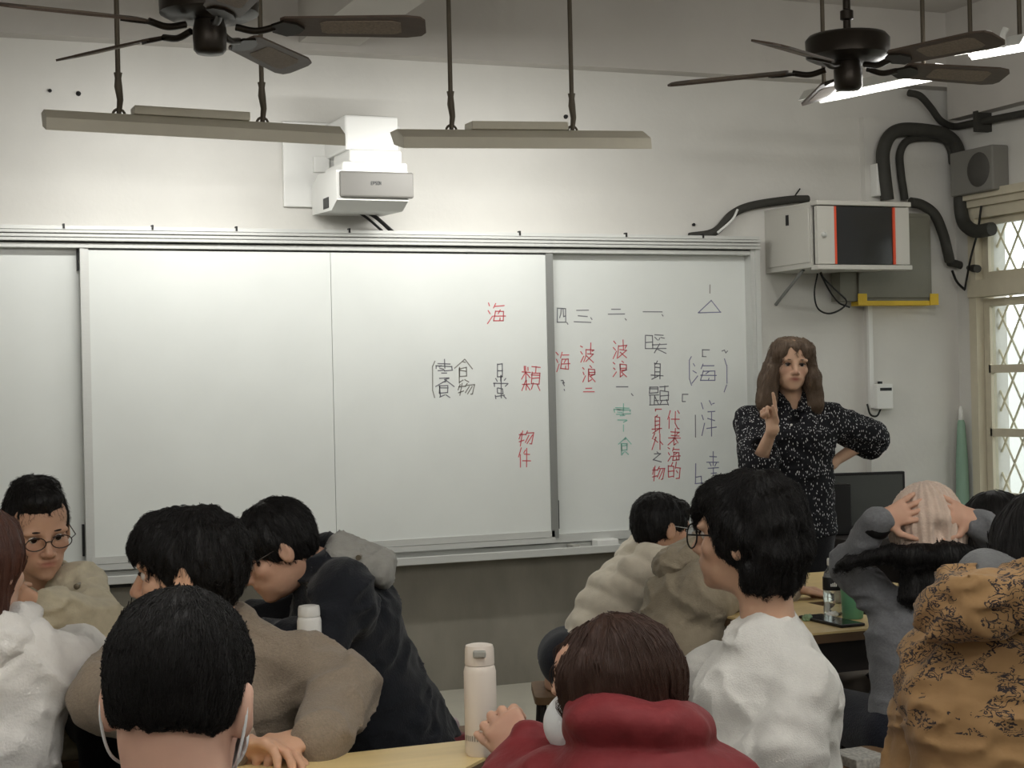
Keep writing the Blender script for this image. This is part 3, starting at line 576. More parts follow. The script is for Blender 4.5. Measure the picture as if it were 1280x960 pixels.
def crumple(name, px, py, z, r, m, label, cat, sx=1.4):
    c = onZ(px, py, z); b = bmesh.new(); bmesh.ops.create_icosphere(b, subdivisions=3, radius=1)
    for v in b.verts: k = 1+.25*math.sin(v.co.x*7+v.co.z*5)*math.cos(v.co.y*6); v.co = Vector((c[0]+v.co.x*r*sx*k, c[1]+v.co.y*r*k, c[2]+(max(v.co.z,-.6)+.6)*r*k))
    me = bpy.data.meshes.new(name); b.to_mesh(me); b.free(); me.materials.append(m); o = bpy.data.objects.new(name, me); link(o); return tag(o, label, cat)
crumple('candy_wrapper', 1009, 776, TZ, .011, mat('wrapper_green', (134,160,128), .6), 'small green wrapper beside the white sweater', 'wrapper')
crumple('tissue', 1040, 771, TZ, .009, PAPER, 'crumpled white tissue beside the water bottle', 'tissue', 2.2)
c = onZ(113, 806, TZ); o = MB(); o.box((c[0]-.15,4.36,TZ+.0005), (c[0]+.12,4.62,TZ+.003)); tag(o.build('paper_sheet', PAPER), 'white paper sheet in front of the man in the beige jacket', 'paper')
# ------------------------------------------------------------------ teacher's desk with monitor and computer
dk = empty('teacher_desk', (4.5,6.45,.088), 'dark teacher desk in the corner under the monitor', 'desk')
part('desk_top', UNDER, dk, lambda b: b.box((4.12,6.18,.7), (5.0,6.8,.73)))
for x in (4.14, 4.95): part('side_panel', UNDER, dk, lambda b: b.box((x,6.2,.0885), (x+.03,6.78,.7)))
part('modesty_panel', UNDER, dk, lambda b: b.box((4.17,6.74,.25), (4.95,6.76,.7)))
ZM = 7.75; q0, q1 = P(1133, 589, ZM), P(1133, 668, ZM); mr = np.array([math.cos(YAW*.6), -math.sin(YAW*.6), 0]); mn = np.cross(mr, np.array([0,0,1.]))
mo = empty('computer_monitor', q1-mr*.24, 'black flat computer monitor switched off on the teacher desk', 'monitor')
hh = float(q0[2]-q1[2]); fr_ = (np.array([q1[0],q1[1],q0[2]]), (mr, mn, np.array([0,0,1.])))
part('case', BLACK, mo, lambda b: b.box((-.48,-.035,-.262), (0,0,0), .004, frame=fr_))
part('screen', mat('screen_off', (74,76,74), .35), mo, lambda b: b.box((-.468,0,-.247), (-.013,.0015,-.013), 0, frame=fr_))
part('stand', BLACK, mo, lambda b: [b.box((-.28,-.06,.735-float(q0[2])), (-.2,-.035,-.1), 0, frame=fr_), b.box((-.3,-.1,.7305-float(q0[2])), (-.12,.0,.742-float(q0[2])), .004, frame=fr_)])
q = P(1064, 605, 7.55); fr2 = (np.array([q[0],q[1],q[2]]), (mr, mn, np.array([0,0,1.])))
tw = empty('computer_tower', q-mr*.08, 'black desktop computer tower beside the monitor', 'computer')
part('case', BLACK, tw, lambda b: b.box((-.125,-.13,.7305-float(q[2])), (0,0,0), .005, frame=fr2))
part('front_panel', mat('tower_front', (34,34,36), .3), tw, lambda b: b.box((-.12,0,.74-float(q[2])), (-.005,.006,-.008), .002, frame=fr2))
# ------------------------------------------------------------------ bags below the tables
def lumpbag(name, c, dims, m, label, cat, mz=None, strap=True):
    c = np.array(c, float); root = empty(name, c, label, cat); b = bmesh.new(); bmesh.ops.create_cube(b, size=2); bmesh.ops.subdivide_edges(b, edges=b.edges[:], cuts=5, use_grid_fill=True)
    for v in b.verts:
        n = v.co.normalized(); q = v.co*.55+n*.62; k = 1+.05*math.sin(q.x*6+q.z*4)+.04*math.cos(q.y*7)
        v.co = Vector((c[0]+q.x*dims[0]*k, c[1]+q.y*dims[1]*k, c[2]+dims[2]+q.z*dims[2]*(k if q.z > -.5 else 1)))
    zm = min(v.co.z for v in b.verts)
    for v in b.verts: v.co.z = max(v.co.z-zm, .001)*1.0+c[2]
    me = bpy.data.meshes.new('bag_body'); b.to_mesh(me); b.free(); me.materials.append(m); me.polygons.foreach_set('use_smooth', [True]*len(me.polygons))
    o = bpy.data.objects.new('bag_body', me); link(o, root); o.matrix_parent_inverse = root.matrix_world.inverted()
    if strap: part('strap', BLACK, root, lambda q: q.tube(bez([c+np.array([-dims[0]*.5,-dims[1]*.8,dims[2]*1.6]), c+np.array([-dims[0]*.1,-dims[1]*1.05,dims[2]*2.3]), c+np.array([dims[0]*.5,-dims[1]*.85,dims[2]*1.5])], 6), .008, n=6))
    return root
bagp = P(1073, 903, 4.95); s1 = stool(float(bagp[0]), float(bagp[1]), 'stool under the table carrying a grey bag', YAW, h=max(.3, float(bagp[2])))
lumpbag('grey_bag', (bagp[0],bagp[1],max(.3, float(bagp[2]))), (.1,.09,.07), mat('bag_taupe', (132,122,112), .8, noise=.2, nscale=15), 'grey brown fabric bag on a stool under the table', 'bag')
bp = P(1048, 896, 4.95); o = empty('white_carton', bp, 'small white carton standing beside the grey bag', 'carton'); 
cz = float(bp[2]); part('case', PAPER, o, lambda b: b.box((bp[0]-.035,bp[1]-.03,cz), (bp[0]+.035,bp[1]+.03,cz+.1), .003)); part('flap', PAPER, o, lambda b: b.prism([(bp[0]-.035,bp[1]-.03,cz+.1),(bp[0]+.035,bp[1]-.03,cz+.1),(bp[0],bp[1]-.03,cz+.125)], (0,.06,0)))
s2 = stool(float(bp[0])-.02, float(bp[1])+.05, 'stool under the table carrying a white carton', 0, h=cz)
bx = P(1075, 954, 3.95); s3 = stool(float(bx[0]), float(bx[1]), 'dark stool beside the grey sweater carrying a speckled box', .2, h=float(bx[2]))
o = MB(); o.box((bx[0]-.05,bx[1]-.06,float(bx[2])), (bx[0]+.045,bx[1]+.06,float(bx[2])+.024), .002); tag(o.build('speckled_box', mat('speckle_paper', (190,188,182), .8, noise=.5, nscale=120)), 'flat white speckled box on the dark stool', 'box')
pk = P(532, 928, 4.75); s4 = stool(float(pk[0])+.1, float(pk[1])+.04, 'stool behind the dark jacket carrying a plastic bag', 0, h=float(pk[2]))
lumpbag('plastic_bag', (pk[0]+.0,pk[1],float(pk[2])), (.075,.07,.035), mat('bag_pale_pink', (196,178,180), .4, noise=.3, nscale=14), 'pale pink plastic bag on the stool behind the dark jacket', 'bag', strap=False)
lumpbag('red_pouch', (pk[0]+.03,pk[1]-.1,float(pk[2])), (.055,.03,.018), mat('pouch_red', (120,48,54), .6, noise=.2), 'dark red pouch in front of the pale plastic bag', 'pouch', strap=False)
# ------------------------------------------------------------------ smooth implicit bodies -> one continuous mesh each
def _hash(ix, iy, iz):
    h = (ix*374761393 + iy*668265263 + iz*1274126177) & 0xffffffff
    h = ((h ^ (h >> 13))*1103515245) & 0xffffffff
    return ((h ^ (h >> 16)) & 0xffff).astype(np.float32)/65535.0
def vnoise(p):
    p = p.astype(np.float32); i = np.floor(p).astype(np.int64)+1000; f = p-np.floor(p); f = f*f*(3-2*f); x, y, z = i[:,0], i[:,1], i[:,2]; r = 0
    for dx in (0,1):
        wx = f[:,0] if dx else 1-f[:,0]
        for dy in (0,1):
            wy = f[:,1] if dy else 1-f[:,1]
            for dz in (0,1): r = r+_hash(x+dx, y+dy, z+dz)*wx*wy*(f[:,2] if dz else 1-f[:,2])
    return r*2-1
def A3(*v): return np.array(v, float)
def unit(v): return v/(np.linalg.norm(v)+1e-12)
def smin(a, b, k):
    h = np.maximum(k-np.abs(a-b), 0)/k; return np.minimum(a, b)-h*h*k*.25
class S:
    def __init__(s): s.ops = []; s.post = []
    def _add(s, op, fn, k, c, R): s.ops.append((op, fn, max(k, 1e-4), np.array(c, float), float(R))); return s
    def cap(s, a, b, ra, rb=None, k=.02, op='u'):
        a, b = np.array(a, float), np.array(b, float); rb = ra if rb is None else rb; d = b-a; L2 = max(d.dot(d), 1e-9)
        def fn(p): q = p-a; t = np.clip(q.dot(d)/L2, 0, 1); return np.linalg.norm(q-t[:,None]*d, axis=1)-(ra+(rb-ra)*t)
        return s._add(op, fn, k, (a+b)/2, math.sqrt(L2)/2+max(ra, rb))
    def ell(s, c, r, M=None, k=.02, op='u'):
        c = np.array(c, float); r = np.array(r if hasattr(r, '__len__') else (r,r,r), float); M = np.eye(3) if M is None else np.array(M)
        def fn(p): q = (p-c).dot(M.T); k0 = np.linalg.norm(q/r, axis=1); k1 = np.linalg.norm(q/(r*r), axis=1)+1e-9; return k0*(k0-1)/k1
        return s._add(op, fn, k, c, r.max())
    def ecap(s, a, b, wa, wb, side, k=.03, op='u', end=None):
        """capsule with elliptic section: wa/wb = (half width along side, half depth)"""
        a, b = np.array(a, float), np.array(b, float); d = b-a; L = np.linalg.norm(d); d = d/L; sd = unit(side-d*side.dot(d)); dp = np.cross(d, sd); en = end or min(wa[1], wb[1])
        def fn(p):
            q = p-a; t = q.dot(d); tt = np.clip(t/L, 0, 1); w = wa[0]+(wb[0]-wa[0])*tt; h = wa[1]+(wb[1]-wa[1])*tt; e = t-tt*L
            u, v = q.dot(sd), q.dot(dp); k0 = np.sqrt((u/w)**2+(v/h)**2+(e/en)**2); k1 = np.sqrt((u/w**2)**2+(v/h**2)**2+(e/en**2)**2)+1e-9
            return k0*(k0-1)/k1
        return s._add(op, fn, k, (a+b)/2, L/2+max(wa[0], wb[0], wa[1], wb[1], en))
    def plane(s, c, n, k=.01):                # cut away everything on the n side
        c, n = np.array(c, float), unit(np.array(n, float)); return s._add('s', lambda p: -(p-c).dot(n), k, c, 9.)
    def eval(s, p):
        d = np.full(len(p), 1.0)
        for op, fn, k, c, R in s.ops:
            m = np.nonzero(((p-c)**2).sum(1) < (R+k+.07)**2)[0]
            if not len(m): continue
            v = fn(p[m])
            if op == 'u': d[m] = smin(d[m], v, k)
            else: d[m] = -smin(-d[m], v, k)
        for fn in s.post: d = d+fn(p)
        return d
    def mesh(s, name, h, m, parent, tint=None, amp=.012):
        lo = np.min([c-R for op, f, k, c, R in s.ops if op == 'u'], 0)-.03; hi = np.max([c+R for op, f, k, c, R in s.ops if op == 'u'], 0)+.03
        B = 5; nb = np.ceil((hi-lo)/(h*B)).astype(int); n = nb*B+1
        g = np.stack(np.meshgrid(*[lo[i]+(np.arange(nb[i])+.5)*h*B for i in range(3)], indexing='ij'), -1).reshape(-1, 3)
        dc = s.eval(g); act = np.abs(dc) < h*B*.87*1.35+amp
        Dg = np.ones(n, np.float32)
        inside = np.repeat(np.repeat(np.repeat((dc < 0).reshape(nb), B, 0), B, 1), B, 2); Dg[:-1,:-1,:-1][inside] = -1
        am = np.repeat(np.repeat(np.repeat(act.reshape(nb), B, 0), B, 1), B, 2); M = np.zeros(n, bool); M[:-1,:-1,:-1] = am
        for ax in range(3):
            sh = np.zeros_like(M); sl = [slice(None)]*3; sr = [slice(None)]*3; sl[ax] = slice(1, None); sr[ax] = slice(None, -1); sh[tuple(sl)] = M[tuple(sr)]; M |= sh
        ii = np.argwhere(M); Dg[M] = s.eval(lo+ii*h).astype(np.float32)
        sg = Dg < 0; cnt = sum(sg[a:n[0]-1+a, b:n[1]-1+b, c:n[2]-1+c].astype(np.uint8) for a in (0,1) for b in (0,1) for c in (0,1))
        ac = (cnt > 0) & (cnt < 8); cells = np.argwhere(ac); idx = np.full(ac.shape, -1, np.int64); idx[ac] = np.arange(len(cells))
        acc = np.zeros((len(cells), 3)); num = np.zeros(len(cells))
        for ax in range(3):
            for u in (0,1):
                for v in (0,1):
                    o0 = [0,0,0]; o0[(ax+1) % 3] = u; o0[(ax+2) % 3] = v; o1 = list(o0); o1[ax] = 1
                    a = Dg[tuple((cells+o0).T)]; b = Dg[tuple((cells+o1).T)]; x = (a < 0) != (b < 0); t = a[x]/(a[x]-b[x])
                    q = np.tile(np.array(o0, float), (x.sum(), 1)); q[:,ax] = t; acc[x] += q; num[x] += 1
        V = lo+(cells+acc/num[:,None])*h; Fs = []
        for ax in range(3):
            u, v = (ax+1) % 3, (ax+2) % 3; sl0 = [slice(1,-1)]*3; sl0[ax] = slice(0,-1); sl1 = [slice(1,-1)]*3; sl1[ax] = slice(1,None)
            a, b = sg[tuple(sl0)], sg[tuple(sl1)]; e = np.argwhere(a != b)
            if not len(e): continue
            flip = a[tuple(e.T)]; base = e.copy(); base[:,u] += 1; base[:,v] += 1
            def cid(du, dv): q = base.copy(); q[:,u] += du; q[:,v] += dv; return idx[tuple(q.T)]
            quad = np.stack([cid(-1,-1), cid(0,-1), cid(0,0), cid(-1,0)], 1); quad[~flip] = quad[~flip][:,::-1]; Fs.append(quad)
        Fq = np.concatenate(Fs); Fq = Fq[(Fq >= 0).all(1)]
        me = bpy.data.meshes.new(name); me.vertices.add(len(V)); me.vertices.foreach_set('co', V.astype(np.float32).ravel()); me.loops.add(len(Fq)*4); me.loops.foreach_set('vertex_index', Fq.astype(np.int32).ravel())
        me.polygons.add(len(Fq)); me.polygons.foreach_set('loop_start', np.arange(0, len(Fq)*4, 4, dtype=np.int32)); me.update(calc_edges=True); me.polygons.foreach_set('use_smooth', np.ones(len(Fq), bool))
        me.materials.append(m)
        if tint is not None:
            at = me.color_attributes.new('tint', 'FLOAT_COLOR', 'POINT'); col = np.ones((len(V), 4), np.float32); col[:,:3] = tint(V); at.data.foreach_set('color', col.ravel())
        o = bpy.data.objects.new(name, me); link(o, parent)
        if parent is not None: o.matrix_parent_inverse = parent.matrix_world.inverted()
        s.verts = V; return o
def rot(v, axis, a): axis = unit(axis); return v*math.cos(a)+np.cross(axis, v)*math.sin(a)+axis*axis.dot(v)*(1-math.cos(a))
FH = unit(A3(_F[0], _F[1], 0)); RH = A3(FH[1], -FH[0], 0); UZ = A3(0,0,1)
class Fr:
    """frame: c origin, l left, f forward, u up"""
    def __init__(s, c, yaw, pitch=0, roll=0):
        y = math.radians(yaw); f = FH*math.cos(y)+RH*math.sin(y); u = UZ; l = np.cross(u, f); p = math.radians(pitch); f, u = f*math.cos(p)-u*math.sin(p), u*math.cos(p)+f*math.sin(p)
        r = math.radians(roll); u, l = u*math.cos(r)+l*math.sin(r), l*math.cos(r)-u*math.sin(r); s.c, s.l, s.f, s.u = np.array(c, float), l, f, u; s.M = np.stack([l, f, u])
    def __call__(s, l, f, u): return s.c+s.l*l+s.f*f+s.u*u
    def loc(s, p): return (p-s.c).dot(s.M.T)

def add_head(b, H, female=False, s=1.0):
    E = lambda c, r, k=.02, op='u': b.ell(H(*[x*s for x in c]), [x*s for x in r], H.M, k, op)
    E((0,-.012,.032), (.074,.094,.080)); E((0,.022,-.028), (.062,.066,.084), .03); E((0,.042,-.072), (.045,.05,.04), .03); E((0,.078,-.098), (.018,.018,.014), .02)
    for q in (-1, 1):
        E((q*.04,.06,-.024), (.024,.022,.02), .02); E((q*.028,.08,.02), (.03,.013,.010), .012)
    E((0,.04,.05), (.06,.05,.046), .03)
    for q in (-1, 1): E((q*.031,.103,.003), (.02,.017,.012), .012, 's')
    b.cap(H(0,.09*s,.012*s), H(0,.112*s,-.03*s), .008*s, .0115*s, .014)
    for q in (-1, 1): E((q*.012,.101,-.034), (.0085,.011,.0085), .006)
    E((0,.077,-.058), (.033,.02,.024), .022); E((0,.0965,-.0555), (.024,.007,.005), .005); E((0,.0945,-.0665), (.02,.0072,.0058), .005); E((0,.106,-.061), (.024,.007,.0013), .003, 's')
    for q in (-1, 1):
        E((q*.080,-.013,-.012), (.0115,.02,.032), .007); E((q*.0915,-.006,-.008), (.006,.012,.018), .004, 's')
def head_tint(H, skin, lip, s=1.0):
    sk, lp = np.array(srgb(*skin)), np.array(srgb(*lip))
    def fn(V):
        q = H.loc(V)/s; c = np.tile(sk, (len(V), 1)); wl = np.exp(-(((q[:,0])/.022)**2+((q[:,2]+.061)/.0085)**2))*(q[:,1] > .085)
        ck = np.exp(-(((np.abs(q[:,0])-.04)/.02)**2+((q[:,2]+.03)/.02)**2))*(q[:,1] > .03)*.25+np.exp(-((q[:,0]/.014)**2+((q[:,2]+.032)/.012)**2))*(q[:,1] > .1)*.3
        w_ = np.clip(np.maximum(wl, ck), 0, 1)[:,None]; return c*(1-w_)+lp*w_
    return fn
def finger_chain(b, p, d, pn, L, r0, r1, curl, k=.005):
    ax = np.cross(d, pn)
    for fr_, c in zip((.45,.3,.25), curl):
        d = rot(d, ax, math.radians(c)); q = p+d*L*fr_; r2 = r0+(r1-r0)*.4; b.cap(p, q, r0, r2, k); p, r0 = q, r2
    return p
def add_hand(b, wrist, d, pn, thumb, curl=((20,25,20),)*4, tc=(.75,.6,.25), s=1.0, spread=.1, wr=.026):
    """d: towards the fingers, pn: palm normal (curl direction), thumb: +1/-1 side along cross(d, pn)"""
    d = unit(d); pn = unit(pn-d*pn.dot(d)); sd = np.cross(d, pn)*thumb
    b.cap(wrist-d*.006, wrist+d*.02*s, wr, wr*.95, .02)
    b.ecap(wrist+d*.025*s, wrist+d*.08*s, (.03*s,.0145*s), (.039*s,.0125*s), sd, .012)
    for off, L, c, ba in zip((.0285,.0095,-.0095,-.0275), (.074,.083,.077,.06), curl, (.088,.092,.089,.081)):
        dd = unit(d+sd*off/.03*spread); finger_chain(b, wrist+d*ba*s*.93+sd*off*s, dd, pn, L*s, .0092*s, .0068*s, c)
    td = unit(sd*tc[0]+d*tc[1]+pn*tc[2]); t0 = wrist+d*.03*s+sd*.024*s; t1 = t0+td*.036*s; td2 = unit(td*.75+d*.55+pn*.15); t2 = t1+td2*.03*s; b.cap(t0, t1, .0125*s, .0105*s, .012); b.cap(t1, t2, .0102*s, .0085*s, .004); b.cap(t2, t2+td2*.02*s, .0085*s, .007*s, .004)

HAIRK = mat('hair_black', (21,19,19), .55, spec=.25); HAIRB = mat('hair_brown', (62,42,34), .5, spec=.3, noise=.2, nscale=14); HAIRT = mat('hair_grey_brown', (104,86,70), .5, noise=.3, nscale=16); HAIRR = mat('hair_red_brown', (76,46,36), .45, noise=.2)
def skin_mat(): return mat('skin', (200,160,132), .5, noise=.06, nscale=30, sss=.08, attr='tint', spec=.35)
def fabric(name, col, rough=.9, noise=.12, nscale=40, bump=.25, bscale=180, sheen=.15): return mat(name, col, rough, noise=noise, nscale=nscale, bump=bump, bscale=bscale, sheen=sheen, spec=.2)

def strands(Sh, parent, m, H, n=1500, length=.05, steps=6, rad=.0007, crown=(0,-.03,.12), down=.5, jitter=.35, lift=.0, sel=None, seed=1, upw=0.0, sway=None):
    rg = np.random.default_rng(seed); V = Sh.verts
    if sel is not None: V = V[sel(H.loc(V))]
    if not len(V): return
    p = V[rg.integers(0, len(V), n)]+rg.normal(0, .002, (n,3)); cr = H(*crown); out = [p.copy()]; jit = rg.normal(0, jitter, (n,3)); ln = length*rg.uniform(.6, 1.2, n)
    for k in range(steps):
        e = .004; d0 = Sh.eval(p); g = np.stack([Sh.eval(p+np.eye(3)[i]*e)-d0 for i in range(3)], 1); g /= np.linalg.norm(g, axis=1)[:,None]+1e-9
        r = p-cr; r /= np.linalg.norm(r, axis=1)[:,None]+1e-9; dr = r-H.u*down+jit*(.4+.6*k/steps)
        if sway is not None: dr = dr+sway
        dr = dr-g*(dr*g).sum(1)[:,None]*(1-lift*(k/steps)); dr /= np.linalg.norm(dr, axis=1)[:,None]+1e-9
        p = p+dr*(ln/steps)[:,None]; dd = Sh.eval(p); tgt = .0006+lift*.012*(k/steps)**2; p = p-g*np.clip(dd-tgt, -.01, .01)[:,None]*.8; out.append(p.copy())
    pts = np.stack(out, 1); hc = bpy.data.hair_curves.new('hair_strands'); hc.add_curves([steps+1]*n); hc.attributes['position'].data.foreach_set('vector', pts.astype(np.float32).ravel())
    ra = hc.attributes.get('radius') or hc.attributes.new('radius', 'FLOAT', 'POINT'); ra.data.foreach_set('value', np.tile(np.linspace(1, .25, steps+1)*rad, n).astype(np.float32)); hc.materials.append(m)
    o = bpy.data.objects.new('hair_strands', hc); link(o, parent); o.matrix_parent_inverse = parent.matrix_world.inverted() if parent else Matrix.Identity(4); tag(o, kind='stuff'); return o

class Person: pass
def person(label, head, byaw, hyaw, pitch=0, roll=0, pelvis=None, lean=0, leanside=0, N=None, skin=(208,172,150), lip=(176,112,98), hs=1.0, vox=.0045, shoulder=.185, sh=None, arms=(), seated=True, build=1.0, tr=(38,38,44), neck=.052, st=None, legs=True, table_rest=0):
    X = Person(); H = Fr(head, hyaw, pitch, roll); B = Fr(head, byaw)
    if N is None: N = H(0,-.035*hs,-.115*hs)+A3(0,0,-.055)
    if pelvis is None:
        la, ls = math.radians(lean), math.radians(leanside); ax = unit(UZ*math.cos(la)+B.f*math.sin(la)+B.l*math.sin(ls)); L = (N[2]-.53)/ax[2]; pelvis = N-ax*min(max(L, .36), .62)
    Pv = np.array(pelvis, float); up = unit(N-Pv); L = np.linalg.norm(N-Pv); f = unit(B.f-up*B.f.dot(up)); l = np.cross(up, f)
    X.H, X.N, X.Pv, X.up, X.f, X.l, X.L, X.B = H, N, Pv, up, f, l, L, B
    X.sL = N-up*.055+l*shoulder if sh is None else sh[0]; X.sR = N-up*.055-l*shoulder if sh is None else sh[1]
    X.arms = arms; X.build = build; X.hs = hs; X.lip = lip; X.skin = skin; X.neck = neck; X.vox = vox
    X.seatz = None
    for ar in X.arms:                              # forearms rest on a table top, never inside it
        if table_rest:
            for kk, zz in (('e', .83), ('w', table_rest)):
                if .45 < ar[kk][2] < zz: ar[kk] = A3(ar[kk][0], ar[kk][1], zz)
    gz = .088 if Pv[1] > 6.17 else 0
    X.root = empty('person', (Pv[0],Pv[1],gz), label, 'person'); X.seated = seated
    # trousers and shoes
    if legs:
        t = S(); feet = []
        hp = Pv
        if seated:
            hp = A3(Pv[0],Pv[1],max(Pv[2], .5))
            t.ecap(hp-B.l*.05, hp+B.l*.05, (.11,.1), (.11,.1), B.f, .04)
            for q in (-1, 1):
                k = hp+B.l*q*.11+B.f*.4; k[2] = .53; ft = k+B.f*.02; ft[2] = .1; t.cap(hp+B.l*q*.085, k, .088, .066, .03); t.cap(k, ft, .063, .05, .02); feet.append(ft)
        else:
            t.ecap(hp-UZ*.02, hp+UZ*.1, (.165*build,.12), (.15*build,.11), l, .05)
            for q in (-1, 1): k = A3(hp[0],hp[1],gz+.46)+B.l*q*.09; ft = A3(hp[0],hp[1],gz+.1)+B.l*q*.1; t.cap(hp+B.l*q*.08-UZ*.02, k, .09, .07, .04); t.cap(k, ft, .07, .06, .02); feet.append(ft)
        t.mesh('trousers', .014, fabric('trousers_%d_%d_%d' % tr, tr), X.root)
        for ft in feet:
            z = A3(ft[0],ft[1],gz); b_ = S(); b_.ecap(z+UZ*.045-B.f*.04, z+UZ*.038+B.f*.13, (.042,.045), (.04,.032), B.l, .02, end=.035); b_.mesh('shoe', .012, mat('shoe_dark', (46,44,44), .6), X.root)
        if seated and st: stool(float(Pv[0]), float(Pv[1]), 'wooden stool under the student '+st, math.atan2(B.f[1], B.f[0])-math.pi/2, h=hp[2]-.107)
        X.seatz = hp[2]-.103
    return X
def torso(b, X, t=0.0, w=1.0, hem=0.0, k=.05):
    """torso of a garment (t = extra thickness) or of the body (t < 0)"""
    Pv, up, L, l, g = X.Pv, X.up, X.L, X.l, X.build
    pt = lambda s: Pv+up*L*s
    k = .02
    b.ecap(pt(0-hem), pt(.35), (.16*g*w+t,.115*g+t), (.143*g*w+t,.102*g+t), l, k); b.ecap(pt(.35), pt(.7), (.143*g*w+t,.102*g+t), (.16*g*w+t,.112*g+t), l, k); b.ecap(pt(.7), pt(.88), (.16*g*w+t,.108*g+t), (.11*g+t,.07*g+t), l, k)
    if X.seatz is not None: b.plane(A3(Pv[0], Pv[1], X.seatz), -UZ, .002)
    for s_ in (X.sL, X.sR): b.cap(X.N-up*.05, s_, .042+t, .046*g+t, .035); b.cap(s_, s_-up*.03, .05*g+t, .05*g+t, .02)
def limbs(b, X, t=0.0, a=(.054,.048,.046,.036), stop=None, k=.009):
    for i, ar in enumerate(X.arms):
        s_ = X.sL if ar['side'] > 0 else X.sR; e, w_ = ar['e'], ar['w']
        if stop == 'elbow': b.cap(s_, s_+(e-s_)*1.02, a[0]+t, a[1]+t+.012, k); continue
        b.cap(s_, e, a[0]+t, a[1]+t, k); b.cap(e, w_-(w_-e)*.03, a[2]+t, a[3]+t, k)
def body(X, extra=None, face=True):
    b = S(); add_head(b, X.H, s=X.hs); H, N = X.H, X.N
    b.cap(H(0,-.028*X.hs,-.05*X.hs), N-X.up*.02, X.neck, X.neck*1.08, .03)
    torso(b, X, -.022); limbs(b, X, -.008, a=(.05,.043,.041,.03))
    for ar in X.arms:
        if 'hand' in ar: add_hand(b, ar['w'], **ar['hand'])
    if extra: extra(b)
    o = b.mesh('body', X.vox, skin_mat(), X.root, tint=head_tint(H, X.skin, X.lip, X.hs), amp=.004); X.body = o; X.bs = b
    return o
def eyes(X, brow=HAIRK, lid=True, look=(0,0)):
    H, s = X.H, X.hs
    WH, IR = mat('eye_white', (216,208,200), .3), mat('eye_iris', (34,26,22), .2)
    for q in (-1, 1):
        e = MB(); ax = (H.l, H.u, H.f); e.cur = 0; r = .0115*s
        prof = [(r*math.sin(a), r*math.cos(a)*-1) for a in np.linspace(0.01, math.pi-.01, 14)]
        c = H(q*.031*s, .0765*s, .002*s); n0 = len(e.f); e.lathe(prof, c, n=16, axis=ax)
        for i in range(n0, len(e.f)):
            if (i-n0) >= 16*10: e.mi[i] = 1
        e.build('eye', [WH, IR], X.body, fixn=True)
        lid_ = MB(); lid_.tube([H((q*.031+x)*s, (.0905-.9*x*x*30)*s, (.0075-x*x*22)*s) for x in np.linspace(-.0145, .0145, 7)], [.0012*s,.002*s,.0024*s,.0026*s,.0024*s,.002*s,.0012*s], n=6); lid_.build('eyelid', mat('lash_dark', (48,36,30), .6), X.body)
        br = MB(); br.tube([H((q*(.031+x))*s, (.0942-.62*max(x,0)-abs(x)*.1)*s, (.0225+.002*math.cos(x*80)-.12*max(x-.008,0))*s) for x in np.linspace(-.018, .02, 7)], [.001*s,.0021*s,.0025*s,.0025*s,.0022*s,.0018*s,.001*s], n=6); br.build('eyebrow', brow, X.body)
def glasses(X, label_col=BLACK, round_=True, w=.024, h=.02, thick=.0014):
    H, s = X.H, X.hs; g = MB()
    for q in (-1, 1):
        g.tube([H((q*.033+w*math.cos(a))*s, (.108-.1*(abs(w*math.cos(a)*q+.0)*.2))*s, (-.002+h*math.sin(a))*s) for a in np.linspace(0, 2*math.pi, 21)[:-1]], thick*s, n=6, closed=True)
        g.tube([H(q*(.033+w)*s, .106*s, .004*s), H(q*.074*s, .09*s, .006*s), H(q*.083*s, .0*s, .006*s), H(q*.083*s, -.012*s, -.01*s)], thick*s, n=6)
    g.tube(bez([H(-.009*s,.108*s,.0), H(0,.113*s,.004*s), H(.009*s,.108*s,.0)], 4), thick*s, n=6)
    return g.build('glasses', label_col, X.root)
def hair_short(X, m=HAIRK, front=.0, fuzz=2500, thick=1.0, ln=.035, side=.0, nape=-.16, seed=1, vox=.0045, extra=None, lift=.6, rad=.0007, cover=None, rough=.004, hairline=0.0):
    H, s = X.H, X.hs; b = S(); E = lambda c, r, k=.015, op='u': b.ell(H(*[x*s for x in c]), [x*s for x in r], H.M, k, op)
    E((0,-.014,.036), ((.084+side)*thick,.106*thick,.09*thick)); E((0,-.038,.0), ((.074+side)*thick,.07*thick,.075))
    E((0,.112,-.03-front+hairline), (.082,.078,.088), .008, 's'); E((0,.035,-.125), (.13,.085,.095), .012, 's'); E((0,-.06,nape), (.13,.12,.085), .02, 's')
    if extra: extra(E, b, H)
    b.post.append(lambda p: rough*vnoise(H.loc(p)*np.array([55,55,22])/s)+rough*.6*vnoise(H.loc(p)*np.array([130,130,40])/s))
    o = b.mesh('hair', vox, m, X.root, amp=.012); X.hair = b
    if fuzz: strands(b, o, m, H, n=fuzz, length=ln, lift=lift, seed=seed, rad=rad)
    return o
def folds(X, amp=.008, fr=9.0, ridge=True, st=(1,1,1.8), seed=0):
    M = np.stack([X.l, X.f, X.up]); sc = np.array(st)*fr
    def fn(p):
        q = (p-X.Pv).dot(M.T)*sc*1.7+seed*7.3; q = q+1.1*np.stack([vnoise(q*.45+3), vnoise(q*.45+17), vnoise(q*.45+31)], 1); n = vnoise(q)
        return -amp*((1-np.abs(n))**1.9-.48)*1.25-amp*.7*vnoise(q*.37+9)-amp*.35*(1-np.abs(vnoise(q*2.1+21)))
    return fn
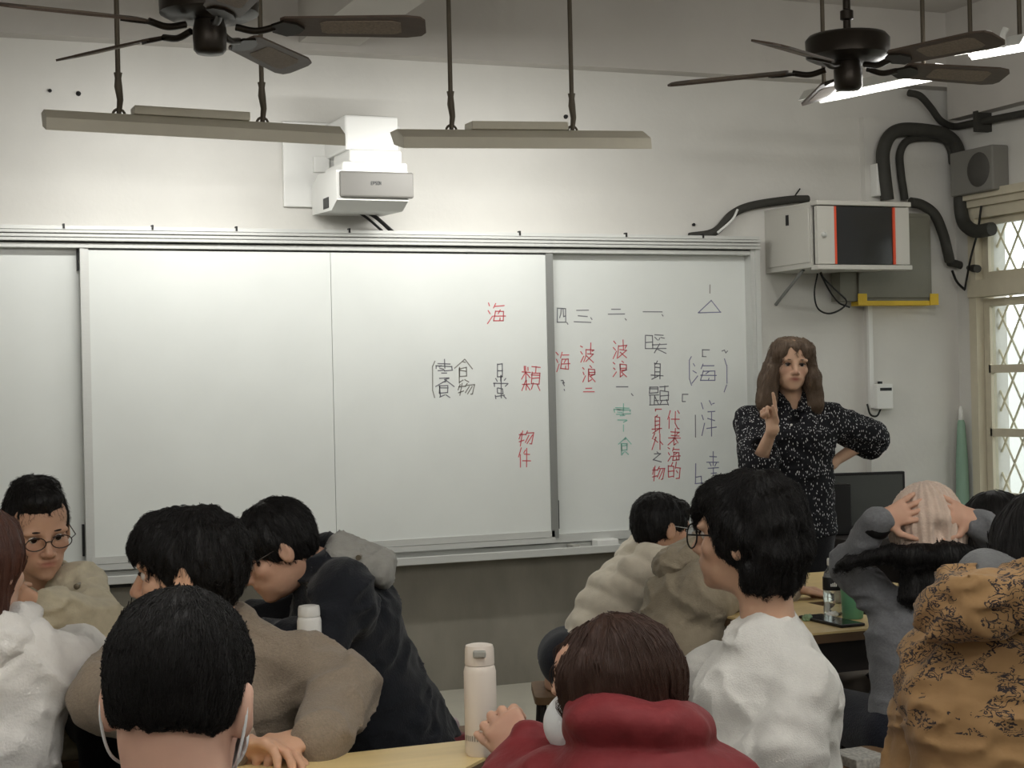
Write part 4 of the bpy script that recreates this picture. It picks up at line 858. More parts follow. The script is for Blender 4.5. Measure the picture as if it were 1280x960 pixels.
# ------------------------------------------------------------------ people
def bone(S_, E_, W_): return dict(e=np.array(E_), w=np.array(W_))
def col_ring(b, X, r=.062, t=.018, drop=.0, k=.02, tilt=0):
    c = X.N+X.up*(.012-drop)+X.f*.01; n = 14
    pts = [c+X.l*r*math.cos(a)+X.f*r*math.sin(a)*.95-X.up*(.03*max(math.sin(a),0))-X.up*tilt*math.sin(a) for a in np.linspace(0, 2*math.pi, n+1)]
    for p, q in zip(pts[:-1], pts[1:]): b.cap(p, q, t, t, k)

# --- 1 teacher, standing, one finger raised
def teacher():
    Zt = 7.2; hc = P(988, 455, Zt)
    sR, sL = P(940, 528, Zt+.03), P(1038, 525, Zt+.05); eR, wR = P(949, 577, 7.05), P(966, 535, 6.92); eL, wL = P(1086, 549, 7.36), P(1038, 580, 7.28)
    N = P(990, 497, Zt+.04); Pv = P(994, 655, Zt+.03)
    X = person('woman standing in a black shirt with white flecks raising one finger at the whiteboard', hc, 180, 176, 4, 3, pelvis=Pv, N=N, sh=(sL, sR), seated=False, skin=(202,164,138), lip=(164,96,86), hs=.98, vox=.0042, tr=(26,26,30), neck=.047,
      arms=(dict(side=-1, e=eR, w=wR, hand=dict(d=UZ*.95-RH*.12+FH*.05, pn=-FH*.6-RH*.5, thumb=1, curl=((4,6,6),(75,85,60),(80,85,60),(80,85,60)), tc=(.35,.7,.65), s=.92, wr=.024)), dict(side=1, e=eL, w=wL, hand=dict(d=-RH*.8-UZ*.3+FH*.3, pn=-UZ, thumb=1, s=.9))))
    body(X); eyes(X, brow=HAIRT); g = S(); H = X.H
    torso(g, X, .022, w=1.0, hem=.06); limbs(g, X, .02, stop='elbow', a=(.052,.052,.05,.04)); g.plane(Pv-UZ*.05, -UZ); g.cap(N+UZ*.03-FH*.05, N+X.f*.09-UZ*.09, .034, .024, .02, 's'); g.ell(eR+(wR-eR)*.35, (.06,.06,.06), None, .01, 's'); g.post.append(folds(X, .009, 8))
    m = mat('shirt_black_fleck', (24,24,27), .85, spec=.2); nt = m.node_tree; bs = nt.nodes['Principled BSDF']; tc = nt.nodes.new('ShaderNodeTexCoord'); mp = nt.nodes.new('ShaderNodeMapping'); mp.inputs['Scale'].default_value = (125,125,48)
    vo = nt.nodes.new('ShaderNodeTexVoronoi'); vo.inputs['Scale'].default_value = 1; vo.inputs['Randomness'].default_value = .9; cr = nt.nodes.new('ShaderNodeValToRGB'); cr.color_ramp.elements[0].position = .2; cr.color_ramp.elements[0].color = srgb(206,206,206)+(1,); cr.color_ramp.elements[1].position = .27; cr.color_ramp.elements[1].color = srgb(24,24,28)+(1,)
    nt.links.new(tc.outputs['Object'], mp.inputs[0]); nt.links.new(mp.outputs[0], vo.inputs['Vector']); nt.links.new(vo.outputs['Distance'], cr.inputs[0]); nt.links.new(cr.outputs[0], bs.inputs['Base Color'])
    sh_ = g.mesh('shirt', .0075, m, X.root)
    cl = S(); 
    for q in (-1, 1): cl.ecap(N+X.l*q*.05+UZ*.028-X.f*.0, N+X.l*q*.028+X.f*.088-UZ*.055, (.03,.008), (.02,.007), X.l*q+X.f*.6, .01)
    cl.mesh('collar', .006, m, X.root); bt = MB(); bq = P(989, 531, Zt-.15); bt.lathe([(.005,0),(.005,.003)], bq, n=10, axis=(RH, UZ, -FH)); bt.build('button', WHITEP, sh_)
    h = S(); E = lambda c, r, k=.02, op='u': h.ell(H(*c), r, H.M, k, op)
    E((0,-.02,.034), (.083,.1,.084)); E((.04,.04,.062), (.048,.05,.046), .015); E((-.042,.038,.06), (.046,.05,.046), .015); E((0,.05,.078), (.045,.04,.026), .012)

    for q in (-1, 1):
        h.ecap(H(q*.062,.012,.055), H(q*.094,.01,-.06), (.03,.05), (.036,.055), H.l, .03); h.ecap(H(q*.094,.012,-.06), H(q*.108,.03,-.165), (.036,.055), (.042,.045), H.l, .03)
    h.ecap(H(0,-.05,.0), H(0,-.07,-.16), (.08,.05), (.1,.045), H.l, .04); E((0,.11,-.055), (.056,.09,.106), .012, 's'); h.cap(H(0,.08,-.15), H(0,.05,-.2), .04, .05, .015, 's')
    h.post.append(lambda p: .006*vnoise(H.loc(p)*np.array([45,45,12]))+.004*vnoise(H.loc(p)*np.array([110,110,25]))+.003*np.sin(H.loc(p)[:,2]*45+H.loc(p)[:,0]*20)*(H.loc(p)[:,2] < 0))
    o = h.mesh('hair', .0045, HAIRT, X.root); strands(h, o, HAIRT, H, n=2200, length=.14, steps=8, crown=(0,0,.12), down=1.2, jitter=.2, lift=.25, rad=.0009)
teacher()

# --- 2 man with glasses in a beige jacket
def man_glasses():
    Z = 4.62; hc = P(46, 662, Z)
    eL, wL = P(122, 782, Z-.18), P(66, 763, Z-.32); eR, wR = P(-25, 800, Z-.2), P(0, 815, Z-.4); N = P(62, 738, Z+.12)
    X = person('man with short black hair and glasses in a beige jacket leaning on the table', hc, 165, 148, 14, -4, pelvis=P(75, 905, Z+.25), N=N, sh=(P(98, 738, Z+.03), P(-8, 755, Z+.1)), skin=(196,154,128), hs=1.08, vox=.0042, st='in the beige jacket', table_rest=.8,
      arms=(dict(side=1, e=eL, w=wL, hand=dict(d=-RH*.9+UZ*.35-FH*.15, pn=UZ*.2+FH*.6-RH*.2, thumb=1, curl=((45,55,40),)*4, tc=(.5,.8,.3))), dict(side=-1, e=eR, w=wR, hand=dict(d=-FH+RH*.3, pn=-UZ, thumb=-1))))
    body(X); eyes(X); glasses(X, mat('frame_gunmetal', (60,52,48), .35, metal=.6), w=.026, h=.017)
    g = S(); torso(g, X, .024); limbs(g, X, .012, a=(.056,.054,.052,.044)); col_ring(g, X, .078, .02, -.02); g.cap(N+UZ*.05, N+X.f*.14-UZ*.12, .045, .03, .015, 's'); g.post.append(folds(X, .012, 8))
    g.mesh('jacket', .0075, fabric('jacket_beige', (196,186,162)), X.root)
    i_ = S(); i_.cap(N+UZ*.025, N-X.up*.2+X.f*.05, .06, .1, .03); i_.mesh('undershirt', .008, fabric('undershirt_dark', (40,42,50)), X.root)
    for q in ((96,733),(84,752),(76,741)):
        bt = MB(); c = P(*q, Z-.12); bt.lathe([(.008,-.03),(.008,.004),(.004,.006)], c, n=12, axis=(RH, UZ, -FH)); bt.build('snap_button', mat('snap_brass', (110,100,84), .4, metal=.5), X.root)
    hair_short(X, fuzz=2200, ln=.03, thick=1.0, seed=2, side=-.003, hairline=.018, extra=lambda E, b, H: (E((.0,.055,.098), (.055,.045,.03), .02), E((.0,.0,.115), (.06,.06,.025), .02)), lift=.9)
man_glasses()

# --- 3 white hoodie at the picture's edge
def hoodie():
    Z = 3.35; hc = P(-28, 708, Z); N = P(-26, 788, Z+.02); eR, wR = P(84, 838, Z+.12), P(96, 815, Z+.36); eL, wL = P(-110, 850, Z+.3), P(-60, 835, Z+.5)
    X = person('person with reddish brown hair in a white hoodie resting an elbow on the table', hc, -8, 20, 5, 0, pelvis=P(-34, 1020, Z-.02), N=N, sh=(P(-105, 800, Z), P(26, 820, Z+.0)), st='in the white hoodie', table_rest=.82, vox=.006,
      arms=(dict(side=-1, e=eR, w=wR, hand=dict(d=FH+UZ*.2, pn=-UZ, thumb=-1)), dict(side=1, e=eL, w=wL, hand=dict(d=FH, pn=-UZ, thumb=1))))
    body(X); g = S(); torso(g, X, .02, hem=.02); limbs(g, X, .01, a=(.058,.054,.052,.044)); g.post.append(folds(X, .014, 7, st=(1,1,1.4)))
    ho = S(); ho.ell(N-X.f*.07-UZ*.03, (.13,.075,.07), np.stack([X.l, X.f, X.up]), .03); col_ring(ho, X, .085, .032, -.005, .03); ho.ell(N-X.f*.05+UZ*.06, (.075,.04,.05), np.stack([X.l, X.f, X.up]), .03, 's'); ho.post.append(folds(X, .01, 10, seed=3))
    m = fabric('hoodie_white', (226,223,219), noise=.06); g.mesh('hoodie', .008, m, X.root); ho.mesh('hood', .008, m, X.root)
    h = S(); H = X.H; h.ell(H(0,-.012,.03), (.09,.11,.1), H.M); h.ecap(H(0,-.03,.0), H(0,-.045,-.13), (.088,.09), (.085,.075), H.l, .03); h.ell(H(0,.115,-.05), (.07,.08,.12), H.M, .012, 's'); h.post.append(lambda p: .005*vnoise(H.loc(p)*np.array([55,55,14])))
    o = h.mesh('hair', .006, HAIRR, X.root); strands(h, o, HAIRR, H, n=900, length=.1, down=1.2, jitter=.12, rad=.0009)
hoodie()

# --- 4 taupe sweater, facing the camera with his head turned aside
def taupe():
    Z = 3.42; hc = P(236, 716, Z); N = P(268, 782, Z+.06)
    eR, wR = P(132, 905, Z-.08), P(292, 931, Z-.33); eL, wL = P(432, 895, Z-.04), P(396, 934, Z-.3)
    X = person('man with black hair in a taupe sweater seated with hands on the front table', hc, 180, -84, 4, -4, pelvis=P(285, 1085, Z+.12), N=N, sh=(P(378, 838, Z+.04), P(158, 842, Z+.06)), st='in the taupe sweater', table_rest=.785, skin=(204,160,132), hs=1.04, vox=.0042, build=1.12,
      arms=(dict(side=1, e=eL, w=wL, hand=dict(d=-RH*.85-FH*.35-UZ*.03, pn=-UZ*.75-RH*.3+FH*.1, thumb=-1, curl=((28,38,30),(30,40,30),(32,42,30),(34,44,30)), tc=(.45,.85,.35), s=1.02)), dict(side=-1, e=eR, w=wR, hand=dict(d=RH*.85-FH*.3+UZ*.02, pn=-UZ*.7-FH*.3, thumb=1, curl=((18,22,18),(22,26,20),(24,28,20),(28,30,20)), tc=(.4,.9,.1), s=1.02))))
    body(X); eyes(X)
    g = S(); torso(g, X, .016); limbs(g, X, .01, a=(.058,.055,.053,.04)); g.cap(wL-(wL-eL)*.1, wL-(wL-eL)*.02, .044, .042, .006); col_ring(g, X, .062, .013, .0); g.post.append(folds(X, .013, 7, st=(1,1,1.5), seed=1))
    g.mesh('sweater', .007, fabric('sweater_taupe', (140,126,110), noise=.16, nscale=160, bump=.4, bscale=260), X.root)
    def ex(E, b, H): E((0,.045,.08), (.078,.06,.045), .02); E((0,.085,.056), (.06,.028,.026), .015); E((.072,.02,.045), (.018,.05,.035), .015); E((-.072,.02,.045), (.018,.05,.035), .015)
    hair_short(X, fuzz=4500, ln=.05, thick=1.06, seed=4, extra=ex, lift=.6, nape=-.175, rad=.0008, rough=.006)
taupe()

# --- 5 nearest head, seen from behind, with a face mask
def nearest():
    Z = 1.84; hc = P(226, 870, Z); N = P(215, 1010, Z-.01)
    X = person('person with short black hair seen from behind wearing a white face mask', hc, 4, 4, 8, -3, pelvis=hc+A3(-.03,-.1,-.62), N=hc+A3(0,-.045,-.16), st='wearing the face mask', skin=(208,166,146), hs=.955, vox=.004, neck=.056, arms=(dict(side=1, e=hc+A3(-.26,.05,-.45), w=hc+A3(-.1,.3,-.42)), dict(side=-1, e=hc+A3(.26,.05,-.45), w=hc+A3(.1,.3,-.42))), tr=(40,44,58))
    body(X); g = S(); torso(g, X, .02); limbs(g, X, .014); g.post.append(folds(X, .008)); g.mesh('sweater', .009, fabric('sweater_navy', (52,56,68)), X.root)
    H, s = X.H, X.hs; mk = S(); mk.ell(H(0,.045*s,-.05*s), (.068,.075,.055), H.M); mk.ell(H(0,.038*s,-.05*s), (.064,.073,.052), H.M, .002, 's'); mk.plane(H(0,.045,0), -H.f); k_ = mk.mesh('face_mask', .0045, mat('mask_white', (226,228,230), .8), X.root)
    for q in (-1, 1): lp = MB(); lp.tube(bez([H(q*.068*s,.05*s,-.035*s), H(q*.083*s,.0,.005), H(q*.085*s,-.024*s,.0), H(q*.084*s,-.028*s,-.03*s), H(q*.074*s,-.012*s,-.07*s), H(q*.058*s,.04*s,-.09*s)], 6), .0018, n=6); lp.build('ear_loop', MATS['mask_white'], k_)
    hair_short(X, fuzz=8000, ln=.032, thick=1.0, seed=5, vox=.004, nape=-.112, lift=.3, rad=.0006, rough=.0025, side=-.003)
nearest()

# --- 6 man in a dark jacket bending over the table
def dark_jacket():
    Z = 4.22; hc = P(346, 687, Z); N = P(404, 706, Z+.06); Pv = P(492, 935, Z+.22)
    eR, wR = P(402, 822, Z-.14), P(330, 815, Z-.1); eL, wL = P(400, 815, Z+.32), P(320, 800, Z+.3)
    X = person('man with glasses in a dark navy jacket bending over the table', hc, -92, -104, 30, -4, pelvis=Pv, N=N, sh=(P(412, 735, Z+.24), P(428, 742, Z-.08)), st='in the dark jacket', table_rest=.81, skin=(200,158,134), hs=.96, vox=.0042, build=1.05, tr=(30,30,36),
      arms=(dict(side=-1, e=eR, w=wR, hand=dict(d=-RH, pn=-UZ, thumb=1)), dict(side=1, e=eL, w=wL, hand=dict(d=-RH, pn=-UZ, thumb=-1))))
    body(X); eyes(X); glasses(X, mat('frame_gunmetal', (60,52,48), .35, metal=.6), w=.025, h=.017)
    g = S(); torso(g, X, .026, hem=.02); limbs(g, X, .014, a=(.058,.056,.054,.046)); g.ecap(X.Pv+X.up*.12, X.Pv-UZ*.02+RH*.03, (.19,.13), (.2,.15), X.l, .04); g.plane(X.Pv-UZ*.015, -UZ+RH*.25)
    col_ring(g, X, .07, .024, -.012, .02); g.post.append(folds(X, .012, 7)); g.mesh('jacket', .0075, fabric('jacket_dark_navy', (30,32,38), noise=.1), X.root)
    ho = S(); c = P(452, 700, Z+.05); ho.ecap(P(420, 690, Z+.05), P(478, 708, Z+.05), (.1,.045), (.085,.03), X.l, .03); ho.ecap(P(478,706,Z+.05), P(481,724,Z+.05), (.08,.022), (.06,.02), X.l, .03); ho.post.append(folds(X, .007, 12)); ho.mesh('hood', .007, fabric('hood_grey', (156,154,148)), X.root)
    bt = MB(); q = P(448, 697, Z-.06); bt.lathe([(.007,-.03),(.007,.004)], q, n=10, axis=(RH, UZ, -FH)); bt.build('snap_button', MATS['snap_brass'], X.root)
    hair_short(X, fuzz=2600, ln=.04, thick=1.06, seed=6, extra=lambda E, b, H: (E((0,.06,.07), (.075,.05,.04), .02), E((0,.088,.045), (.06,.025,.025), .015)), lift=.6, rad=.0008)
dark_jacket()

# --- 7 white puffer jacket
def puffer():
    Z = 5.75; hc = P(827, 661, Z); N = P(806, 700, Z+.02); Pv = P(713, 858, Z-.02)
    eL, wL = P(805, 790, Z+.3), P(880, 770, Z+.35); eR, wR = P(815, 800, Z-.12), P(870, 775, Z-.02)
    X = person('boy with black hair in a cream puffer jacket bending over the table', hc, 88, 62, 10, 6, pelvis=Pv, N=N, sh=(P(790, 708, Z+.17), P(800, 718, Z-.13)), st='in the cream puffer jacket', table_rest=.81, skin=(190,148,122), hs=.96, vox=.005, tr=(34,36,44),
      arms=(dict(side=1, e=eL, w=wL, hand=dict(d=RH, pn=-UZ, thumb=1)), dict(side=-1, e=eR, w=wR, hand=dict(d=RH, pn=-UZ, thumb=-1))))
    body(X); glasses(X, mat('frame_silver', (170,168,164), .3, metal=.8))
    g = S(); torso(g, X, .02, hem=-.02); limbs(g, X, .012, a=(.056,.052,.05,.044)); col_ring(g, X, .06, .022, -.0); g.plane(P(690, 836, Z), -X.up)
    def baf(p): q = (p-X.Pv).dot(X.up)+.02*np.sin((p-X.Pv).dot(X.l)*9); return -.012*np.abs(np.sin(q*math.pi/.08))+.006-.009*vnoise(p*13)-.005*vnoise(p*29)
    g.post.append(baf); g.mesh('puffer_jacket', .0075, fabric('puffer_cream', (222,212,194), .7, noise=.06, bump=.15), X.root, amp=.025)
    hair_short(X, fuzz=1500, ln=.03, thick=1.04, seed=7, extra=lambda E, b, H: E((0,.05,.075), (.07,.05,.035), .02), nape=-.15, rad=.001)
puffer()

# --- 8 khaki jacket with a hood, face hidden
def khaki():
    Z = 5.05; hc = P(912, 668, Z+.1); N = P(880, 702, Z+.06); Pv = P(838, 868, Z-.05)
    eR, wR = P(950, 800, Z+.02), P(984, 738, Z+.16); eL, wL = P(930, 780, Z+.35), P(985, 745, Z+.45)
    X = person('person in a khaki hooded jacket bending over the table with a hand stretched out', hc, 80, 75, 15, 0, pelvis=Pv, N=N, sh=(P(872, 722, Z+.2), P(884, 735, Z-.12)), st='in the khaki jacket', table_rest=.782, skin=(196,156,130), vox=.005, tr=(40,40,46), build=1.08,
      arms=(dict(side=-1, e=eR, w=wR, hand=dict(d=RH*.9+FH*.2-UZ*.08, pn=-UZ*.8-FH*.2, thumb=-1, curl=((22,30,25),)*4)), dict(side=1, e=eL, w=wL)))
    body(X); g = S(); torso(g, X, .022, hem=.0); limbs(g, X, .012, a=(.056,.052,.05,.04)); g.post.append(folds(X, .016, 6))
    m = fabric('jacket_khaki', (160,148,128), noise=.1); g.mesh('jacket', .0075, m, X.root)
    ho = S(); ho.ecap(P(838, 706, Z-.02), P(872, 690, Z+.0), (.09,.045), (.11,.05), X.l, .03); ho.ecap(P(872,690,Z), P(892,700,Z), (.11,.045), (.1,.04), X.l, .03); ho.post.append(folds(X, .01, 11, seed=2)); ho.mesh('hood', .007, m, X.root)
    hair_short(X, fuzz=600, ln=.03, seed=8, vox=.006)
khaki()

# --- 9 white knit sweater, round glasses
def white_sweater():
    Z = 3.5; hc = P(934, 668, Z); N = P(962, 782, Z-.01)
    eR, wR = P(985, 945, Z-.22), P(880, 985, Z-.12); eL, wL = P(862, 870, Z+.3), P(845, 905, Z+.5)
    X = person('young man with wavy black hair and round glasses in a white knit sweater', hc, -42, -60, 0, 2, pelvis=P(962, 1075, Z-.05), N=N, sh=(P(898, 850, Z+.12), P(1000, 858, Z-.12)), st='in the white sweater', skin=(206,166,140), hs=1.04, vox=.0042, neck=.054, build=1.05, tr=(60,60,66),
      arms=(dict(side=-1, e=eR, w=wR), dict(side=1, e=eL, w=wL, hand=dict(d=FH, pn=-UZ, thumb=1))))
    body(X); eyes(X); glasses(X, BLACK, w=.025, h=.025, thick=.0017)
    g = S(); torso(g, X, .014); limbs(g, X, .01, a=(.062,.06,.056,.046)); col_ring(g, X, .06, .009, .0, .008); g.post.append(folds(X, .012, 7, st=(1,1,1.3), seed=5)); g.mesh('sweater', .007, fabric('sweater_white', (222,220,215), noise=.04, nscale=120, bump=.3, bscale=300), X.root)
    def ex(E, b, H):
        E((0,-.055,-.02), (.088,.075,.09), .03); E((0,-.045,-.075), (.075,.06,.05), .03); E((0,.045,.075), (.078,.055,.045), .02); E((0,.08,.05), (.058,.025,.03), .015); E((.068,.006,.01), (.024,.04,.05), .015); E((-.068,.006,.01), (.024,.04,.05), .015)
        b.post.append(lambda p: .007*vnoise(H.loc(p)*28))
    hair_short(X, fuzz=6000, ln=.055, thick=1.05, seed=9, extra=ex, lift=.7, nape=-.215, rad=.0008, rough=.006)
white_sweater()

# --- 10 red jacket, long brown hair, mask
def red_jacket():
    Z = 2.6; hc = P(770, 866, Z); N = P(800, 948, Z-.04)
    wL = P(664, 948, Z+.12); eL = P(655, 1020, Z+.02); eR = P(925, 1035, Z-.02); wR = P(880, 1050, Z+.22)
    X = person('person with long brown hair in a dark red puffer jacket wearing a face mask', hc, -12, -62, 8, 3, pelvis=P(805, 1330, Z-.1), N=N, sh=(P(702, 988, Z), P(884, 990, Z-.04)), st='in the red puffer jacket', skin=(206,164,140), hs=.98, vox=.0042, tr=(50,48,56),
      arms=(dict(side=1, e=eL, w=wL, hand=dict(d=-RH*.55+FH*.4+UZ*.62, pn=RH*.35+FH*.4-UZ*.4, thumb=1, curl=((40,50,35),(42,52,35),(45,54,35),(48,55,35)), tc=(.4,.8,.3), s=.95)), dict(side=-1, e=eR, w=wR)))
    body(X); H, s = X.H, X.hs
    mk = S(); mk.ell(H(0,.05,-.042), (.07,.08,.06), H.M); mk.ell(H(0,.044,-.042), (.066,.078,.057), H.M, .002, 's'); mk.plane(H(0,.02,0), -H.f); k_ = mk.mesh('face_mask', .004, MATS['mask_white'], X.root)
    for q in (-1, 1): lp = MB(); lp.tube(bez([H(q*.07,.03,-.02), H(q*.086,.0,.0), H(q*.09,-.02,-.0), H(q*.088,-.02,-.03), H(q*.078,.0,-.07), H(q*.066,.03,-.085)], 6), .0025, n=6); lp.build('ear_loop', MATS['mask_white'], k_)
    g = S(); torso(g, X, .022); limbs(g, X, .014, a=(.058,.057,.055,.05))
    def baf(p): q = (p-X.Pv).dot(X.up); return -.016*np.abs(np.sin(q*math.pi/.1+.8))+.006-.008*vnoise(p*14)-.005*vnoise(p*30)
    c0 = N+UZ*.028                                  # stand-up collar grows out of the shoulders
    for a0 in np.linspace(0, 2*math.pi, 17)[:-1]:
        p, q = [c0+X.l*.074*math.cos(v)+X.f*.074*math.sin(v) for v in (a0, a0+.4)]; dz = UZ*(.022+.016*math.cos(a0))
        g.cap(p-UZ*.05, q-UZ*.05, .034, .034, .05); g.cap(p*.94+c0*.06+dz, q*.94+c0*.06+dz, .019, .019, .05)
    g.cap(c0+UZ*.09, c0-UZ*.0, .05, .05, .02, 's')
    g.post.append(baf); m = fabric('puffer_red', (124,44,48), .55, noise=.1, bump=.2, bscale=60, sheen=.05); g.mesh('puffer_jacket', .0065, m, X.root, amp=.03)
    h = S(); h.ell(H(0,-.014,.034), (.08,.102,.09), H.M); h.ecap(H(0,-.03,.02), H(0,-.05,-.13), (.078,.078), (.074,.055), H.l, .02)
    for q in (-1, 1): h.ecap(H(q*.07,.01,.03), H(q*.078,.005,-.13), (.02,.05), (.018,.04), H.l, .03)
    h.ell(H(0,.112,-.04), (.085,.07,.105), H.M, .01, 's'); h.post.append(lambda p: .0035*vnoise(H.loc(p)*np.array([70,70,10]))+.002*vnoise(H.loc(p)*np.array([160,160,16])))
    o = h.mesh('hair', .0042, HAIRB, X.root); strands(h, o, HAIRB, H, n=6000, length=.16, steps=9, crown=(0,.0,.14), down=1.5, jitter=.08, lift=.05, rad=.0007)
red_jacket()

# --- 11 knitted beanie, both hands on it
BEANIE = fabric('beanie_knit', (206,184,168), .95, noise=.12, nscale=60, bump=.3, bscale=220, sheen=.3)
def beanie():
    Z = 4.3; hc = P(1158, 668, Z); N = P(1158, 740, Z-.02)
    eL, wL = P(1060, 706, Z+.02), P(1098, 652, Z-.09); eR, wR = P(1262, 705, Z+.05), P(1222, 652, Z-.09)
    X = person('person in a grey sweater pressing both hands on a pinkish knitted beanie', hc, -14, 0, 6, 2, pelvis=P(1157, 915, Z-.06), N=N, sh=(P(1108, 758, Z), P(1226, 758, Z)), st='in the beanie', skin=(204,160,136), hs=1.0, vox=.004, tr=(32,34,44),
      arms=(dict(side=1, e=eL, w=wL, hand=dict(d=RH*.85+UZ*.32-FH*.12, pn=FH*.75+RH*.3-UZ*.1, thumb=-1, curl=((8,18,14),(8,18,14),(8,20,14),(10,20,14)), tc=(.85,.4,.1), spread=.3, s=.86)), dict(side=-1, e=eR, w=wR, hand=dict(d=-RH*.85+UZ*.32-FH*.12, pn=FH*.75-RH*.3-UZ*.1, thumb=1, curl=((8,18,14),(8,18,14),(8,20,14),(10,20,14)), tc=(.85,.4,.1), spread=.3, s=.86))))
    body(X); g = S(); torso(g, X, -.002, hem=.0); limbs(g, X, .004, a=(.05,.046,.044,.034)); g.post.append(folds(X, .009, 8)); g.mesh('sweater', .007, fabric('sweater_grey', (112,113,116), noise=.14, nscale=140), X.root)
    H = X.H; b = S(); b.ell(H(0,-.014,.036), (.094,.112,.1), H.M); b.ecap(H(0,-.012,.03), H(0,-.014,-.03), (.094,.11), (.094,.108), H.l, .02, end=.03); b.ell(H(0,-.012,-.1), (.08,.098,.075), H.M, .01, 's'); b.ell(H(0,.12,-.05), (.08,.07,.09), H.M, .01, 's')
    def rib(p): q = H.loc(p); a = np.arctan2(q[:,0], q[:,1]); return -.0028*np.sin(a*34)-.004*vnoise(p*25)
    b.post.append(rib); b.ell(H(-.005,-.135,.0), (.02,.03,.03), H.M, .02, 's'); b.mesh('beanie', .0042, BEANIE, X.root)
    wt = MB(); d = unit(wL-eL); x = unit(np.cross(d, FH)); y = np.cross(d, x); wt.lathe([(.036,-.014),(.039,-.01),(.039,.01),(.036,.014)], eL+(wL-eL)*.92, n=24, axis=(x, y, d)); wt.build('wristwatch', BLACK, X.root)
    h = S(); h.ecap(H(0,-.06,-.03), H(.01,-.1,-.16), (.075,.045), (.1,.03), H.l, .03); h.ecap(H(.0,-.1,-.1), H(-.05,-.11,-.2), (.06,.025), (.035,.015), H.l, .03)
    h.cap(P(1115, 692, Z-.12), P(1058, 703, Z-.09), .024, .011, .03); h.cap(P(1058,703,Z-.09), P(1050,706,Z-.07), .011, .006, .02); h.cap(P(1190, 694, Z-.12), P(1262, 700, Z-.1), .026, .018, .03); h.cap(P(1140, 695, Z-.13), P(1195, 697, Z-.13), .03, .03, .03)
    h.post.append(lambda p: .005*vnoise(H.loc(p)*np.array([50,50,16]))); o = h.mesh('hair', .0045, HAIRK, X.root); strands(h, o, HAIRK, H, n=2500, length=.08, crown=(0,0,.05), down=.8, jitter=.25, lift=.4, rad=.0009)
beanie()

# --- 12 black hair behind the beanie
def behind():
    Z = 4.72; hc = P(1243, 672, Z)
    X = person('person with smooth black hair seated behind the beanie', hc, 0, -4, 4, 0, lean=4, skin=(200,160,136), st='with smooth black hair', vox=.006, arms=(dict(side=1, e=hc+A3(-.2,.1,-.42), w=hc+A3(-.1,.3,-.38)), dict(side=-1, e=hc+A3(.24,.1,-.42), w=hc+A3(.12,.3,-.38))))
    body(X); g = S(); torso(g, X, .02); limbs(g, X, .014); g.post.append(folds(X)); g.mesh('jacket', .009, fabric('jacket_charcoal', (60,62,68)), X.root)
    h = S(); H = X.H; h.ell(H(0,-.014,.03), (.1,.115,.104), H.M); h.ecap(H(0,-.03,.0), H(0,-.045,-.2), (.1,.09), (.11,.06), H.l, .03); h.ell(H(0,.115,-.05), (.07,.08,.12), H.M, .012, 's'); h.post.append(lambda p: .003*vnoise(H.loc(p)*np.array([60,60,10])))
    o = h.mesh('hair', .0055, HAIRK, X.root); strands(h, o, HAIRK, H, n=1500, length=.16, steps=8, crown=(0,0,.14), down=1.5, jitter=.08, lift=.05, rad=.001)
behind()

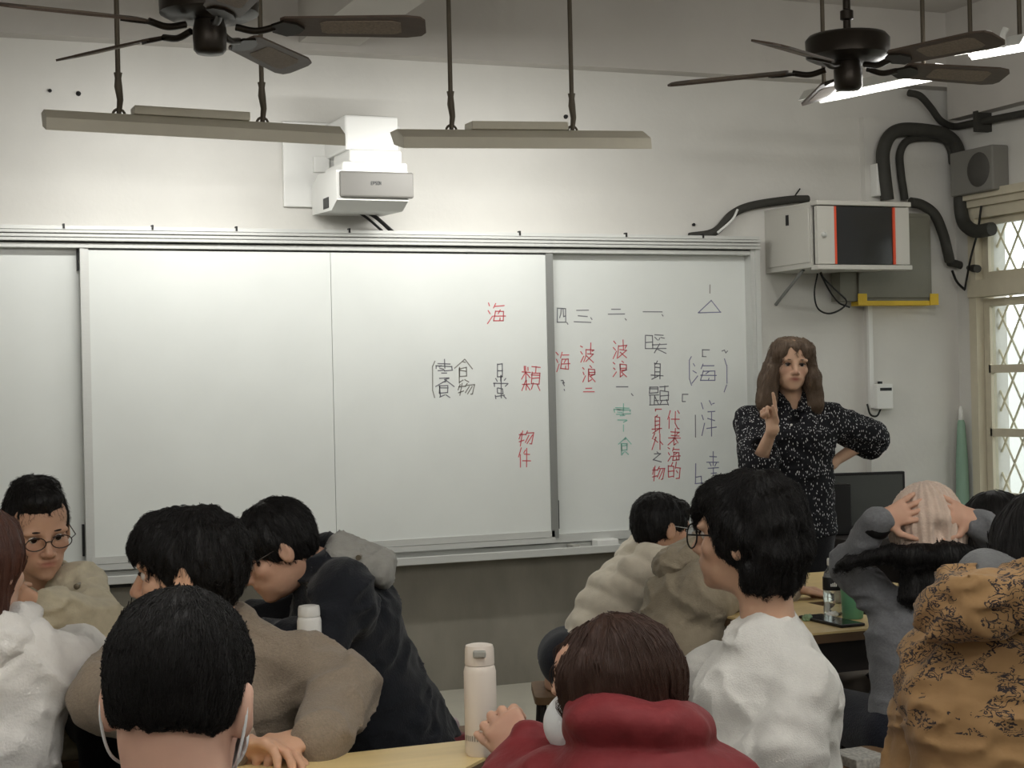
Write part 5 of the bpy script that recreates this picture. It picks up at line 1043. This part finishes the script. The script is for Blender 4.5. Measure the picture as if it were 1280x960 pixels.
# --- 13 mustard jacket with a dark botanical print
def mustard():
    Z = 2.85; hc = P(1312, 708, Z); N = P(1285, 790, Z-.03)
    eL, wL = P(1158, 985, Z+.05), P(1230, 1000, Z+.25); eR, wR = P(1440, 985, Z), P(1390, 1000, Z+.25)
    X = person('person with black hair in a mustard hooded jacket printed with dark branches', hc, -8, -14, 6, 4, pelvis=P(1262, 1130, Z-.1), N=N, sh=(P(1186, 838, Z+.03), P(1390, 850, Z-.05)), skin=(204,164,140), st='in the mustard jacket', vox=.006, build=1.06, tr=(44,44,50), arms=(dict(side=1, e=eL, w=wL), dict(side=-1, e=eR, w=wR)))
    body(X)
    def printed(name, prn):
        m = fabric(name, (152,120,82), .75, noise=.08, nscale=8, bump=.35, bscale=22, sheen=.1)
        if not prn: return m
        nt = m.node_tree; b = nt.nodes['Principled BSDF']; src = b.inputs['Base Color'].links[0].from_socket; tc = nt.nodes.new('ShaderNodeTexCoord'); mp = nt.nodes.new('ShaderNodeMapping'); mp.inputs['Scale'].default_value = (1,1,1.7); nt.links.new(tc.outputs['Object'], mp.inputs[0])
        n1 = nt.nodes.new('ShaderNodeTexNoise'); n1.inputs['Scale'].default_value = 44; n1.inputs['Detail'].default_value = 3; n1.inputs['Distortion'].default_value = 1.6; nt.links.new(mp.outputs[0], n1.inputs['Vector'])
        s1 = nt.nodes.new('ShaderNodeMath'); s1.operation = 'SUBTRACT'; s1.inputs[1].default_value = .5; ab = nt.nodes.new('ShaderNodeMath'); ab.operation = 'ABSOLUTE'; lt = nt.nodes.new('ShaderNodeMath'); lt.operation = 'LESS_THAN'; lt.inputs[1].default_value = .04
        nt.links.new(n1.outputs[0], s1.inputs[0]); nt.links.new(s1.outputs[0], ab.inputs[0]); nt.links.new(ab.outputs[0], lt.inputs[0])
        n2 = nt.nodes.new('ShaderNodeTexNoise'); n2.inputs['Scale'].default_value = 13; nt.links.new(mp.outputs[0], n2.inputs['Vector']); gt = nt.nodes.new('ShaderNodeMath'); gt.operation = 'GREATER_THAN'; gt.inputs[1].default_value = .46; nt.links.new(n2.outputs[0], gt.inputs[0])
        sx = nt.nodes.new('ShaderNodeSeparateXYZ'); nt.links.new(tc.outputs['Object'], sx.inputs[0]); z0 = nt.nodes.new('ShaderNodeMath'); z0.operation = 'GREATER_THAN'; z0.inputs[1].default_value = printed.z0; nt.links.new(sx.outputs[2], z0.inputs[0])
        m1 = nt.nodes.new('ShaderNodeMath'); m1.operation = 'MULTIPLY'; m2 = nt.nodes.new('ShaderNodeMath'); m2.operation = 'MULTIPLY'; nt.links.new(lt.outputs[0], m1.inputs[0]); nt.links.new(gt.outputs[0], m1.inputs[1]); nt.links.new(m1.outputs[0], m2.inputs[0]); nt.links.new(z0.outputs[0], m2.inputs[1])
        mx = nt.nodes.new('ShaderNodeMix'); mx.data_type = 'RGBA'; mx.inputs[7].default_value = srgb(48,42,44)+(1,); nt.links.new(m2.outputs[0], mx.inputs[0]); nt.links.new(src, mx.inputs[6]); nt.links.new(mx.outputs[2], b.inputs['Base Color']); return m
    printed.z0 = float(P(1190, 890, Z)[2])
    mp_, mh = printed('jacket_mustard_print', True), printed('jacket_mustard', False)
    g = S(); torso(g, X, .034, hem=.05); limbs(g, X, .02, a=(.062,.06,.056,.05)); g.post.append(folds(X, .012, 8, st=(1,1,2.0), seed=8)); g.mesh('jacket', .007, mp_, X.root, amp=.025)
    ho = S(); Mx = np.stack([X.l, X.f, X.up])
    ho.ecap(P(1172, 768, Z-.1), P(1235, 752, Z-.16), (.03,.045), (.05,.05), UZ, .03); ho.ecap(P(1205, 736, Z-.11), P(1300, 735, Z-.15), (.035,.045), (.04,.05), UZ, .03); ho.ecap(P(1180, 782, Z-.12), P(1230, 772, Z-.17), (.022,.03), (.022,.03), UZ, .03); ho.ecap(P(1235, 770, Z-.17), P(1310, 745, Z-.18), (.02,.03), (.025,.03), UZ, .03); ho.post.append(folds(X, .016, 10, seed=3)); ho.mesh('hood', .007, mp_, X.root, amp=.025)
    ih = S(); ih.ecap(P(1232, 722, Z-.05), P(1310, 752, Z-.09), (.05,.055), (.05,.05), UZ, .04); ih.mesh('inner_hood', .008, fabric('inner_hood_grey', (106,107,108)), X.root)
    h = S(); H = X.H; h.ell(H(0,-.014,.03), (.098,.115,.104), H.M); h.ecap(H(0,-.03,.0), H(0,-.05,-.1), (.095,.09), (.09,.06), H.l, .03); h.ell(H(0,.115,-.05), (.07,.08,.12), H.M, .012, 's'); h.post.append(lambda p: .004*vnoise(H.loc(p)*np.array([60,60,12])))
    o = h.mesh('hair', .0055, HAIRK, X.root); strands(h, o, HAIRK, H, n=2500, length=.14, steps=8, crown=(0,0,.14), down=1.3, jitter=.12, lift=.1, rad=.0008)
mustard()
